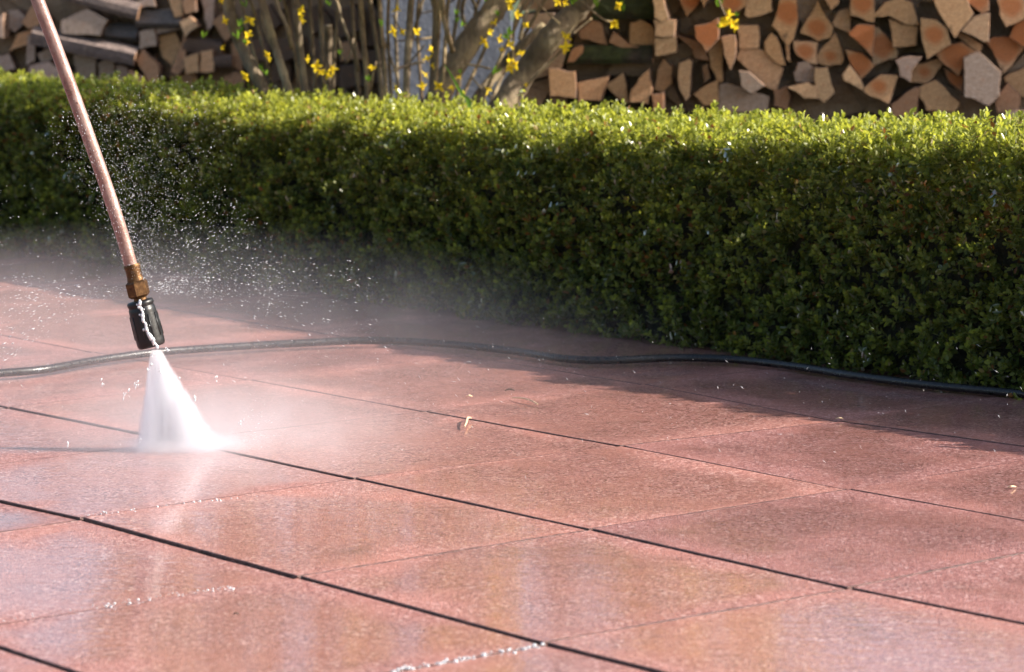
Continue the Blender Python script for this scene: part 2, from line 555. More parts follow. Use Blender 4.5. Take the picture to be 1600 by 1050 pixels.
# soil bed behind the hedge
S0 = HA - HDIR * 6 - HNRM * 0.16; S1 = HB + HDIR * 5 - HNRM * 0.16
soil = plane_obj("flower_bed", [S0, S1, S1 - HNRM * 8, S0 - HNRM * 8], 0.012, M_SOIL)
patio_edge_z = 0.012

# ------------------------------------------------------------------ box hedge
HEDGE_H, HEDGE_D = 0.325, 0.38
U0, U1 = -0.75, HLEN + 0.75
hedge = empty("box_hedge", HA - HNRM * HEDGE_D / 2)
hedge.location.z = 0
tag(hedge, "low clipped box hedge with sunlit top along the back of the patio", "hedge")
HBASE = np.array(hedge.location)
hd, hn = np.array(HDIR), np.array(HNRM)

def profile(s):
    """s in 0..1 round the section: front foot, front face, top, back face; returns offset along hn, z, normal (hn, z)"""
    r = 0.042
    hw = HEDGE_D / 2
    L1 = HEDGE_H - r - 0.004; L2 = r * math.pi / 2; L3 = HEDGE_D - 2 * r; L4 = L2; L5 = 0.20
    tot = L1 + L2 + L3 + L4 + L5
    d = s * tot
    off = np.zeros_like(d); z = np.zeros_like(d); nx = np.zeros_like(d); nz = np.zeros_like(d)
    m = d < L1
    off[m] = hw; z[m] = 0.004 + d[m]; nx[m] = 1
    m = (d >= L1) & (d < L1 + L2)
    a = (d[m] - L1) / r
    off[m] = hw - r + r * np.cos(a); z[m] = HEDGE_H - r + r * np.sin(a); nx[m] = np.cos(a); nz[m] = np.sin(a)
    m = (d >= L1 + L2) & (d < L1 + L2 + L3)
    off[m] = hw - r - (d[m] - L1 - L2); z[m] = HEDGE_H; nz[m] = 1
    m = (d >= L1 + L2 + L3) & (d < L1 + L2 + L3 + L4)
    a = math.pi / 2 + (d[m] - L1 - L2 - L3) / r
    off[m] = -hw + r + r * np.cos(a); z[m] = HEDGE_H - r + r * np.sin(a); nx[m] = np.cos(a); nz[m] = np.sin(a)
    m = d >= L1 + L2 + L3 + L4
    off[m] = -hw; z[m] = HEDGE_H - r - (d[m] - L1 - L2 - L3 - L4); nx[m] = -1
    return off, z, nx, nz

NS = 30000
s = rng.random(NS)
u = U0 + (U1 - U0) * rng.random(NS)
off, z, nx, nz = profile(s)
lump = (0.006 * np.sin(u * 17 + z * 23 + 1.0) + 0.006 * np.sin(u * 31 - z * 40 + off * 30) + 0.006 * np.sin(u * 58 + z * 61 + off * 44 + 2)
        + 0.004 * np.sin(u * 5.3 + 0.5))
depth = rng.exponential(0.011, NS)
deep = rng.random(NS) < 0.25
depth[deep] = rng.random(deep.sum()) * 0.06
shoot = (rng.random(NS) < 0.10) & (nz > 0.6)
depth[shoot] = -rng.random(shoot.sum()) * 0.014
Nv = hn[None, :] * nx[:, None] + np.array([0, 0, 1.0])[None, :] * nz[:, None]
tip = HBASE[None, :] + hd[None, :] * u[:, None] + hn[None, :] * off[:, None]
hf = np.interp(u, [U0, 0, HLEN * .55, HLEN, U1], [0.955, 0.955, 0.99, 1.12, 1.13])
tip[:, 2] = z * hf
tip = tip + Nv * (lump - depth)[:, None]
sd = Nv * 0.75 + np.array([0, 0, 0.45]) + rng.normal(0, 0.42, (NS, 3))
sd /= np.linalg.norm(sd, axis=1)[:, None]
slen = 0.020 + 0.022 * rng.random(NS)
NP = 5                                     # pairs of leaves on a sprig
a1 = np.cross(sd, rng.normal(0, 1, (NS, 3))); a1 /= np.linalg.norm(a1, axis=1)[:, None]
a2 = np.cross(sd, a1)
tone = rng.random(NS)
LV, LT, LC = [], [], []
base_id = 0
dark = np.array([0.072, 0.100, 0.026]); midc = np.array([0.150, 0.172, 0.038]); young_or_sunlit = np.array([0.29, 0.32, 0.055])
brown = np.array([0.22, 0.10, 0.035]); tan_ = np.array([0.30, 0.24, 0.12])
for p in range(NP):
    f = (p + 0.3) / NP
    for side in (-1, 1):
        keep = rng.random(NS) > 0.06
        n = keep.sum()
        ax = (a1 if p % 2 == 0 else a2)[keep]
        S = sd[keep]
        root = tip[keep] - S * (slen[keep] * (1 - f))[:, None]
        spread = (0.95 - 0.45 * f) + rng.normal(0, 0.18, n)
        ld = S * np.cos(spread)[:, None] + ax * (side * np.sin(spread))[:, None]
        ld += rng.normal(0, 0.14, (n, 3)); ld /= np.linalg.norm(ld, axis=1)[:, None]
        wd = np.cross(ld, S) + rng.normal(0, 0.15, (n, 3)); wd -= ld * np.sum(wd * ld, axis=1)[:, None]
        wd /= np.linalg.norm(wd, axis=1)[:, None] + 1e-9
        up = np.cross(wd, ld)
        ll = (0.0108 + 0.0042 * rng.random(n)) * (1 - 0.28 * f)
        lw = ll * (0.27 + 0.06 * rng.random(n))
        fold = 0.28 * lw
        v0 = root
        vm = root + ld * (ll * 0.52)[:, None] - up * fold[:, None] * 0.6
        vl = root + ld * (ll * 0.48)[:, None] + wd * lw[:, None] + up * fold[:, None]
        vr = root + ld * (ll * 0.48)[:, None] - wd * lw[:, None] + up * fold[:, None]
        vl2 = root + ld * (ll * 0.80)[:, None] + wd * (lw * .72)[:, None] + up * (fold * .6)[:, None]
        vr2 = root + ld * (ll * 0.80)[:, None] - wd * (lw * .72)[:, None] + up * (fold * .6)[:, None]
        vt = root + ld * ll[:, None] - up * (ll * 0.06)[:, None]
        V = np.stack([v0, vl, vm, vr, vl2, vr2, vt], axis=1).reshape(-1, 3)
        tri = np.array([[0, 1, 2], [0, 2, 3], [1, 4, 2], [2, 5, 3], [2, 4, 6], [2, 6, 5]])
        T = (np.arange(n)[:, None, None] * 7 + tri[None] + base_id).reshape(-1, 3)
        base_id += n * 7
        young_sun_mix = np.clip(0.55 * f + 0.75 * tone[keep] - 0.38 + 0.55 * np.clip(nz[keep], 0, 1) + rng.normal(0, 0.12, n), 0, 1)  # young tips lighter; hedge top also lightened, painting its sunlit band into the colour
        c = np.where(young_sun_mix[:, None] < 0.5, dark + (midc - dark) * (young_sun_mix * 2)[:, None], midc + (young_or_sunlit - midc) * ((young_sun_mix - .5) * 2)[:, None])
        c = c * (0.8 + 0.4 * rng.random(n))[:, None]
        rb = rng.random(n)
        patch = np.sin(u[keep] * 4.1 + 0.6) * np.sin(u[keep] * 2.3 + z[keep] * 19 + 1.1)
        isb = rb < np.where(patch > 0.62, 0.10, 0.02)
        c[isb] = brown * (0.5 + 0.7 * rng.random(isb.sum()))[:, None]
        c[rb > 0.990] = tan_ * (0.6 + 0.6 * rng.random((rb > 0.990).sum()))[:, None]
        C = np.repeat(np.concatenate([c, np.ones((n, 1))], axis=1), 7, axis=0)
        LV.append(V); LT.append(T); LC.append(C)
LV = np.concatenate(LV) - HBASE[None, :]
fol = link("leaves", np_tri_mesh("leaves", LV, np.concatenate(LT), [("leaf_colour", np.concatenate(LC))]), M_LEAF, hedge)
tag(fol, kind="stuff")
# twiggy inner mass
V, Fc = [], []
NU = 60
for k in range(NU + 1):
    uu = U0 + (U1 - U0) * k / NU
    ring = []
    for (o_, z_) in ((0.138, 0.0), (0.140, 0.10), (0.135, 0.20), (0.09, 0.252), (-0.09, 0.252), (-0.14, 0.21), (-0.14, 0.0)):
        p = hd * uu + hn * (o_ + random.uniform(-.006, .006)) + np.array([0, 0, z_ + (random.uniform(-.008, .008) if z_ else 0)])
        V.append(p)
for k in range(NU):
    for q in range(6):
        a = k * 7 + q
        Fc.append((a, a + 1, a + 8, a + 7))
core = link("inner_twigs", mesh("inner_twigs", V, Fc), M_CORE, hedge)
# woody stems at the foot
M_STEM = mat_bark("box_stem_bark", (0.05, 0.04, 0.028), (0.12, 0.10, 0.07), 120)
V, Fc = [], []
for k in range(150):
    uu = random.uniform(U0, U1); o0 = random.uniform(0.06, 0.135)
    p0 = hd * uu + hn * o0
    p1 = p0 + hd * random.uniform(-.04, .04) + hn * random.uniform(-0.01, 0.015) + np.array([0, 0, random.uniform(.06, .12)])
    v, f = tube_geo([p0, (p0 + p1) / 2 + np.array([random.uniform(-.01, .01)] * 3), p1], [.004, .003, .0015], 5)
    b = len(V); V += v; Fc += [tuple(x + b for x in q) for q in f]
tag(link("woody_stems", mesh("woody_stems", V, Fc), M_STEM, hedge), kind="stuff")

# ------------------------------------------------------------------ grey wall behind the shrub
wall = empty("garden_wall", (0.0, 7.72, 0))
def box_mesh(name, x0, x1, y0, y1, z0, z1, bev=0.0):
    V = [(x0, y0, z0), (x1, y0, z0), (x1, y1, z0), (x0, y1, z0), (x0, y0, z1 - bev), (x1, y0, z1 - bev), (x1, y1, z1 - bev), (x0, y1, z1 - bev)]
    Fc = [(3, 2, 1, 0), (0, 1, 5, 4), (1, 2, 6, 5), (2, 3, 7, 6), (3, 0, 4, 7)]
    if bev:
        V += [(x0 + bev, y0 + bev, z1), (x1 - bev, y0 + bev, z1), (x1 - bev, y1 - bev, z1), (x0 + bev, y1 - bev, z1)]
        Fc += [(4, 5, 9, 8), (5, 6, 10, 9), (6, 7, 11, 10), (7, 4, 8, 11), (8, 9, 10, 11)]
    else:
        Fc.append((4, 5, 6, 7))
    return mesh(name, V, Fc)
tag(wall, "end of a low blue-grey rendered wall showing behind the yellow-flowered shrub", "wall")
link("wall_body", box_mesh("wall_body", -0.292, -0.004, 0, 1.2, -0.05, 0.62, 0), M_WALL, wall)
link("coping", box_mesh("coping", -0.32, 0.025, -0.03, 1.23, 0.622, 0.67, 0.008), mat_flat("coping_stone", (0.30, 0.30, 0.31), 0.85), wall)

# ------------------------------------------------------------------ woodpiles
PILE_ROT = R(6)
PE = Vector((math.cos(PILE_ROT), -math.sin(PILE_ROT), 0))
PN = Vector((-math.sin(PILE_ROT), -math.cos(PILE_ROT), 0))
RP0 = at_y(1230, 100, 6.95)
LP0 = at_y(200, 70, 8.05)

# outlines of the cut ends, in quarter pixels of two enlarged views: (x offset, colour, heart radius, points)
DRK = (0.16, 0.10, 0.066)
PALE, TAN, BRN, GRY, RED = (0.72, 0.465, 0.27), (0.68, 0.40, 0.21), (0.46, 0.265, 0.15), (0.46, 0.345, 0.28), (0.56, 0.28, 0.14)
right_logs = [
 (850, PALE, 0, [(690,0),(690,-60),(748,-60),(750,0),(778,105),(735,128),(700,100)]),
 (850, TAN, .022, [(850,0),(840,-70),(970,-70),(965,0),(955,30),(893,95)]),
 (850, TAN, 0, [(980,0),(975,-50),(1040,-50),(1025,0),(1000,45)]),
 (850, TAN, .02, [(1115,20),(1140,-40),(1255,-40),(1250,35),(1185,75),(1110,45)]),
 (850, PALE, 0, [(1265,0),(1265,-60),(1405,-60),(1410,0),(1415,65),(1290,105),(1260,90)]),
 (850, TAN, .026, [(1480,0),(1495,-70),(1560,-70),(1570,0),(1580,130),(1555,230),(1525,275),(1435,155)]),
 (850, BRN, 0, [(230,190),(300,130),(350,150),(385,275),(235,240)]),
 (850, BRN, 0, [(420,265),(445,205),(535,280),(640,312),(560,325)]),
 (850, TAN, 0, [(545,150),(600,130),(670,170),(690,310),(640,308),(540,272)]),
 (850, PALE, 0, [(697,125),(815,130),(810,222),(705,218)]),
 (850, PALE, 0, [(700,240),(820,235),(825,320),(705,345)]),
 (850, RED, .03, [(955,165),(1050,140),(1085,120),(1085,240),(1020,310),(960,230)]),
 (850, BRN, 0, [(830,225),(960,265),(1020,375),(940,360),(905,290)]),
 (850, TAN, 0, [(1028,250),(1105,260),(1110,500),(1080,505),(1040,420),(1030,330)]),
 (850, TAN, 0, [(1115,240),(1190,230),(1195,330),(1165,425),(1130,340)]),
 (850, PALE, 0, [(1210,165),(1330,165),(1335,295),(1225,300)]),
 (850, PALE, 0, [(1215,370),(1240,320),(1320,308),(1410,345),(1475,430),(1440,560),(1390,540),(1310,465)]),
 (850, GRY, 0, [(1230,445),(1280,450),(1370,530),(1300,575),(1240,530)]),
 (850, TAN, 0, [(1385,265),(1425,215),(1450,235),(1500,400),(1470,400),(1390,330)]),
 (850, TAN, 0, [(1508,285),(1532,280),(1537,390),(1515,375)]),
 (850, GRY, 0, [(1565,260),(1600,265),(1605,345),(1575,330)]),
 (850, TAN, 0, [(50,435),(190,450),(195,600),(55,590)]),
 (850, TAN, 0, [(225,520),(395,480),(350,620),(230,625)]),
 (850, PALE, 0, [(390,535),(490,465),(525,635),(490,640)]),
 (850, TAN, 0, [(555,560),(600,490),(655,440),(672,560),(650,640),(550,630)]),
 (850, TAN, 0, [(690,560),(710,440),(740,380),(795,430),(790,520),(745,570),(700,565)]),
 (850, PALE, 0, [(840,480),(850,400),(905,378),(920,400),(905,590),(885,612),(850,550)]),
 (850, TAN, 0, [(945,590),(1080,508),(1085,640),(1000,655)]),
 (850, GRY, 0, [(1100,650),(1110,540),(1150,530),(1270,560),(1380,605),(1370,690),(1100,690)]),
 (850, RED, 0, [(680,590),(745,580),(748,680),(690,700)]),
 (850, BRN, 0, [(1440,575),(1510,545),(1535,600),(1520,690),(1440,660)]),
 (850, BRN, 0, [(985,420),(1020,400),(1035,490),(1000,525)]),
 (850, RED, 0, [(155,385),(180,310),(235,285),(240,330),(190,385)]),
 (1200, TAN, .020, [(215,190),(310,20),(395,170),(380,235),(310,255),(220,210)]),
 (1200, TAN, 0, [(360,0),(355,-60),(445,-60),(440,20),(395,58)]),
 (1200, PALE, 0, [(405,145),(440,75),(515,60),(510,210),(415,165)]),
 (1200, TAN, .022, [(525,0),(530,-60),(640,-60),(655,40),(655,130),(525,90)]),
 (1200, TAN, 0, [(670,100),(740,20),(820,-20),(890,20),(930,148),(860,148),(760,96)]),
 (1200, TAN, 0, [(765,125),(835,155),(930,172),(920,275),(790,290)]),
 (1200, RED, .030, [(520,200),(560,160),(655,165),(645,345),(515,215)]),
 (1200, PALE, .026, [(655,310),(662,200),(690,180),(800,310),(795,360),(660,405)]),
 (1200, TAN, .020, [(965,120),(1050,130),(1110,180),(1130,270),(1000,355),(970,250)]),
 (1200, TAN, 0, [(1050,0),(1050,-50),(1220,-50),(1235,0),(1265,80),(1165,215),(1080,80)]),
 (1200, RED, .02, [(1245,0),(1240,-60),(1370,-60),(1370,60),(1330,75)]),
 (1200, PALE, 0, [(1220,190),(1290,110),(1375,90),(1370,250),(1345,255)]),
 (1200, TAN, 0, [(1185,230),(1205,205),(1330,280),(1310,325)]),
 (1200, TAN, .024, [(1440,0),(1435,-50),(1640,-50),(1640,80),(1490,155),(1455,90)]),
 (1200, RED, .03, [(1520,230),(1560,140),(1650,110),(1660,290),(1600,290)]),
 (1200, PALE, .034, [(1375,260),(1420,240),(1530,240),(1595,300),(1475,450)]),
 (1200, PALE, .018, [(165,265),(300,275),(298,400),(220,370),(170,320)]),
 (1200, TAN, .012, [(308,360),(415,220),(465,360),(450,405),(380,415),(312,390)]),
 (1200, TAN, .026, [(495,320),(590,340),(655,410),(580,490),(530,420)]),
 (1200, GRY, 0, [(805,380),(880,355),(950,360),(890,445),(885,500),(830,470)]),
 (1200, TAN, .012, [(890,450),(930,410),(1085,370),(1090,400),(990,530),(960,520),(900,515)]),
 (1200, RED, .028, [(1065,340),(1130,285),(1210,270),(1290,330),(1240,370),(1190,465),(1110,400)]),
 (1200, GRY, 0, [(1238,375),(1320,340),(1440,450),(1430,580),(1370,640),(1240,590)]),
 (1200, TAN, 0, [(1490,490),(1620,420),(1640,610),(1600,610),(1510,540)]),
 (1200, BRN, .02, [(1105,430),(1190,475),(1236,470),(1235,600),(1130,500)]),
 (1200, GRY, 0, [(165,460),(190,400),(250,390),(280,430),(285,510),(180,510)]),
 (1200, PALE, 0, [(300,430),(370,430),(410,570),(350,630),(305,600)]),
 (1200, PALE, 0, [(135,545),(250,515),(298,540),(303,610),(230,610)]),
 (1200, PALE, 0, [(470,470),(510,410),(570,490),(600,565),(480,500)]),
 (1200, TAN, .016, [(605,550),(700,470),(800,475),(745,635),(610,570)]),
 (1200, BRN, 0, [(780,650),(900,560),(940,560),(920,720),(790,720)]),
 (1200, TAN, 0, [(945,560),(1050,510),(1185,640),(1150,690),(1000,685)]),
 (1200, BRN, 0, [(1430,640),(1500,530),(1570,600),(1560,690),(1440,700)]),
 (1200, GRY, 0, [(1480,720),(1540,690),(1640,700),(1640,790),(1490,790)]),
]
left_logs = [
 (0, GRY, 0, [(30,60),(80,55),(125,100),(60,160),(35,140)]),
 (0, BRN, 0, [(112,110),(170,20),(240,110),(150,140)]),
 (0, TAN, 0, [(40,255),(80,170),(150,150),(130,220)]),
 (0, GRY, 0, [(130,180),(165,175),(162,300),(125,320)]),
 (0, GRY, 0, [(330,100),(440,50),(530,100),(500,170),(330,160)]),
 (0, GRY, 0, [(735,70),(900,35),(910,140),(750,175)]),
 (0, PALE, 0, [(905,110),(950,85),(990,130),(930,180)]),
 (0, TAN, 0, [(848,0),(840,-60),(905,-60),(910,70),(875,80)]),
 (0, BRN, 0, [(915,20),(930,-50),(985,-50),(975,50),(930,65)]),
 (0, GRY, 0, [(1000,0),(990,-60),(1060,-60),(1055,110),(1030,140)]),
 (0, TAN, 0, [(780,190),(860,170),(905,280),(860,340),(800,280)]),
 (0, BRN, 0, [(850,350),(910,180),(920,200),(920,320),(880,370)]),
 (0, TAN, 0, [(920,290),(985,265),(990,355),(930,365)]),
 (0, TAN, 0, [(1000,260),(1055,250),(1060,350),(1000,355)]),
 (0, BRN, 0, [(690,300),(720,250),(790,330),(780,400),(740,400)]),
 (0, GRY, 0, [(360,280),(460,290),(450,420),(370,400)]),
 (0, GRY, 0, [(475,320),(510,300),(550,300),(555,420),(480,420)]),
 (0, GRY, 0, [(570,330),(620,340),(640,430),(570,420)]),
 (0, BRN, 0, [(655,350),(725,385),(720,440),(655,440)]),
 (0, GRY, 0, [(180,270),(240,230),(255,290),(200,320)]),
 (0, GRY, 0, [(165,330),(250,310),(350,370),(350,420),(160,420)]),
 (0, GRY, 0, [(700,160),(765,150),(775,225),(700,240)]),
 (0, BRN, 0, [(840,375),(960,372),(960,440),(850,440)]),
 (0, BRN, 0, [(1100,390),(1160,360),(1200,370),(1190,470),(1110,470)]),
 (0, GRY, 0, [(690,10),(770,-40),(775,30),(710,36)]),
 (0, BRN, 0, [(1140,220),(1200,230),(1190,355),(1150,330)]),
 (0, BRN, 0, [(1060,110),(1130,60),(1180,150),(1120,200)]),
 (0, GRY, 0, [(0,80),(25,70),(28,180),(-30,180),(-30,90)]),
 (0, GRY, 0, [(-20,280),(30,270),(60,340),(-20,360)]),
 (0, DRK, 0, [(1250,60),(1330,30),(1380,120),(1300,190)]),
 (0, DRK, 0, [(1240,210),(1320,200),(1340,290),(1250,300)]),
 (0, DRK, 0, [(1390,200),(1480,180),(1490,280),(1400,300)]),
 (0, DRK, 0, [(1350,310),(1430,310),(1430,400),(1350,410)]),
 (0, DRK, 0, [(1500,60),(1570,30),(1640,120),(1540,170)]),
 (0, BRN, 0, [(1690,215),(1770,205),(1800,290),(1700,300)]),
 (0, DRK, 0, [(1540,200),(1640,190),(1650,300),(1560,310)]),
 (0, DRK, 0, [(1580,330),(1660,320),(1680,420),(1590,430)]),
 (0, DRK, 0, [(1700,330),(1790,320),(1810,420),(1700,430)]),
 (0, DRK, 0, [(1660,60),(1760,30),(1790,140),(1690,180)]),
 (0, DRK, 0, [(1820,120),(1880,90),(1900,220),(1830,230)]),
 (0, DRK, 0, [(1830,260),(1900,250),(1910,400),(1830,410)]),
]
ORD = ["first", "second", "third", "fourth", "fifth", "sixth", "seventh", "eighth", "ninth", "tenth", "eleventh", "twelfth",
       "thirteenth", "fourteenth", "fifteenth", "sixteenth", "seventeenth", "eighteenth", "nineteenth", "twentieth", "twenty-first", "twenty-second", "twenty-third", "twenty-fourth"]

def log_mesh(poly, length, seed, axis_tilt=(0, 0)):
    """poly: (x, z) outline in the pile's own plane, extruded back along +y; edges slightly uneven, rim broken"""
    r = random.Random(seed)
    area = sum(poly[k][0] * poly[(k + 1) % len(poly)][1] - poly[(k + 1) % len(poly)][0] * poly[k][1] for k in range(len(poly)))
    if area < 0: poly = poly[::-1]
    pts = []
    for k in range(len(poly)):
        a, b = poly[k], poly[(k + 1) % len(poly)]
        L = math.hypot(b[0] - a[0], b[1] - a[1])
        m = 2 if L < 0.05 else 3
        for q in range(m):
            f = q / m
            jit = 0.0 if q == 0 else 0.0025
            pts.append((a[0] + (b[0] - a[0]) * f + r.uniform(-jit, jit), a[1] + (b[1] - a[1]) * f + r.uniform(-jit, jit)))
    n = len(pts)
    cx = sum(p[0] for p in pts) / n; cz = sum(p[1] for p in pts) / n
    V, Fc, mi = [], [], []
    def ring(inset, y, sx=0, sz=0):
        for (x, z_) in pts:
            d = math.hypot(cx - x, cz - z_) + 1e-9
            V.append((x + (cx - x) / d * inset + sx, y, z_ + (cz - z_) / d * inset + sz))
    ring(0.0016, 0.0); ring(0.0, 0.0022)
    ring(r.uniform(-0.002, 0.003), length * 0.5, axis_tilt[0] * .5, axis_tilt[1] * .5)
    ring(r.uniform(0.0, 0.006), length, axis_tilt[0], axis_tilt[1])
    Fc.append(tuple(range(n))); mi.append(0)
    for q in range(3):
        for k in range(n):
            k2 = (k + 1) % n
            Fc.append((q * n + k2, q * n + k, (q + 1) * n + k, (q + 1) * n + k2)); mi.append(1)
    Fc.append(tuple(3 * n + k for k in range(n))[::-1]); mi.append(0)
    me = mesh("firewood_log", V, Fc)
    me.materials.append(M_END); me.materials.append(M_SIDE)
    me.polygons.foreach_set("material_index", np.array(mi, dtype=np.int32))
    return me
def shape_word(poly):
    xs = [p[0] for p in poly]; zs = [p[1] for p in poly]
    w, h = max(xs) - min(xs), max(zs) - min(zs)
    area = abs(sum(poly[k][0] * poly[(k + 1) % len(poly)][1] - poly[(k + 1) % len(poly)][0] * poly[k][1] for k in range(len(poly)))) / 2
    fill = area / (w * h)
    if h > 2.0 * w: return "narrow upright"
    if w > 2.0 * h: return "flat wide"
    if fill < 0.60: return "wedge-shaped"
    if fill > 0.82: return "blocky"
    return "rounded" if len(poly) >= 6 else "angular"
CW = {PALE: "pale", TAN: "tan", BRN: "brown", GRY: "greyish", RED: "reddish", DRK: "dark"}
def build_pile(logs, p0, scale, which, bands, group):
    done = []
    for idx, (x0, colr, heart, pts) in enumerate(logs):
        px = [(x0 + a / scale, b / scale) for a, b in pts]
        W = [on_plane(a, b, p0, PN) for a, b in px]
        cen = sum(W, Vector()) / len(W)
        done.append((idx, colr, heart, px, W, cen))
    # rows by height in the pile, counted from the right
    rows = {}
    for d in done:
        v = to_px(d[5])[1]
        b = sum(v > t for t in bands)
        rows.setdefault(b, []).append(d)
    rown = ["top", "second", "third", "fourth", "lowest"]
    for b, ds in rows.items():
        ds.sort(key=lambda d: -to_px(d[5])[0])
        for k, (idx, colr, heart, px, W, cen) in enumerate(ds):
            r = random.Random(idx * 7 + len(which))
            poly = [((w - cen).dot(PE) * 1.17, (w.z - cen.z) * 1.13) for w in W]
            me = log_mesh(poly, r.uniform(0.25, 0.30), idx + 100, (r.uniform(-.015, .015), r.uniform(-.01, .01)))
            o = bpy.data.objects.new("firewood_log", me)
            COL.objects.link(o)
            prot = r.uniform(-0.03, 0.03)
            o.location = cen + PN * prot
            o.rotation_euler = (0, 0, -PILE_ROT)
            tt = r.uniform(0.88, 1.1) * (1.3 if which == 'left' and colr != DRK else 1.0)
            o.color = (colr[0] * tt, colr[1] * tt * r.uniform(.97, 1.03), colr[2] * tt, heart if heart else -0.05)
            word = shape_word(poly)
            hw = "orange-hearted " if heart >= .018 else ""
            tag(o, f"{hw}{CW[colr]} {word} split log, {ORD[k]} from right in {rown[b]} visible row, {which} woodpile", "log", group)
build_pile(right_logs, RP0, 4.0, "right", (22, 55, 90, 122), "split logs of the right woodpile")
build_pile(left_logs, LP0, 3.182, "left", (22, 50, 75, 100), "split logs of the left woodpile")

# logs laid crosswise, their long sides showing
def cross_log(pa, pb, r0, mat, label, group, p0, depth=0.05, seed=1):
    r = random.Random(seed)
    A = on_plane(*pa, p0, PN) - PN * depth; B = on_plane(*pb, p0, PN) - PN * depth
    d = (B - A).normalized(); L = (B - A).length
    a = Vector((0, 0, 1)); a = (a - d * a.dot(d)).normalized(); b = d.cross(a)
    prof = []
    NPt = 11
    for k in range(NPt):
        th = 2 * math.pi * k / NPt
        rr = r0 * (1 + r.uniform(-.12, .12))
        # split log: half round with a flat side
        x, y = rr * math.cos(th), rr * math.sin(th)
        prof.append((max(x, -0.55 * r0), y * 1.1))
    V, Fc, mi = [], [], []
    NSg = 7
    for q in range(NSg):
        f = q / (NSg - 1)
        for (x, y) in prof:
            k = 1 + r.uniform(-.05, .05)
            V.append(d * (L * f) + a * (x * k) + b * (y * k))
    for q in range(NSg - 1):
        for k in range(NPt):
            k2 = (k + 1) % NPt
            Fc.append((q * NPt + k, q * NPt + k2, (q + 1) * NPt + k2, (q + 1) * NPt + k)); mi.append(0)
    Fc.append(tuple(range(NPt))[::-1]); mi.append(1)
    Fc.append(tuple((NSg - 1) * NPt + k for k in range(NPt))); mi.append(1)
    me = mesh("firewood_log", V, Fc)
    o = bpy.data.objects.new("firewood_log", me); COL.objects.link(o)
    me.materials.append(mat); me.materials.append(M_END)
    me.polygons.foreach_set("material_index", np.array(mi, dtype=np.int32))
    o.location = A
    o.color = (*BRN, -0.05)
    tag(o, label, "log", group)
G1, G2 = "crosswise logs at the end of the right woodpile", "crosswise logs of the left woodpile"
cross_log((862, 90), (1020, 88), 0.026, M_MOSS, "long mossy green log lying crosswise at the left end of the right woodpile", G1, RP0, 0.02, 3)
cross_log((925, 18), (1022, 18), 0.030, M_MOSS, "dark mossy log lying crosswise highest at the left end of the right woodpile", G1, RP0, 0.03, 4)
cross_log((870, 163), (1010, 162), 0.016, M_MOSS, "dark log lying crosswise lowest, just above the hedge, right woodpile", G1, RP0, 0.04, 5)
cross_log((95, -12), (219, 22), 0.026, M_GREY, "grey weathered log lying crosswise and sloping at the top of left woodpile", G2, LP0, 0.0, 6)
cross_log((52, 58), (214, 92), 0.029, M_GREY, "long grey weathered log sloping crosswise in the middle of left woodpile", G2, LP0, 0.0, 7)
cross_log((212, 33), (285, 34), 0.028, mat_flat("blue_grey_wood", (0.135, 0.115, 0.105), 0.9), "short blue-grey log lying crosswise between the ends in left woodpile", G2, LP0, 0.02, 8)
cross_log((163, 52), (214, 56), 0.026, mat_flat("blue_grey_wood_dark", (0.115, 0.10, 0.095), 0.9), "stubby blue-grey log lying above the long grey crosswise log, left woodpile", G2, LP0, 0.03, 9)
cross_log((285, 72), (345, 78), 0.024, M_SIDE, "dark brown log lying crosswise near the flowering shrub in left woodpile", G2, LP0, 0.03, 10)
cross_log((330, 98), (362, 98), 0.020, M_SIDE, "short dark log lying crosswise low beside the flowering shrub, left woodpile", G2, LP0, 0.02, 11)

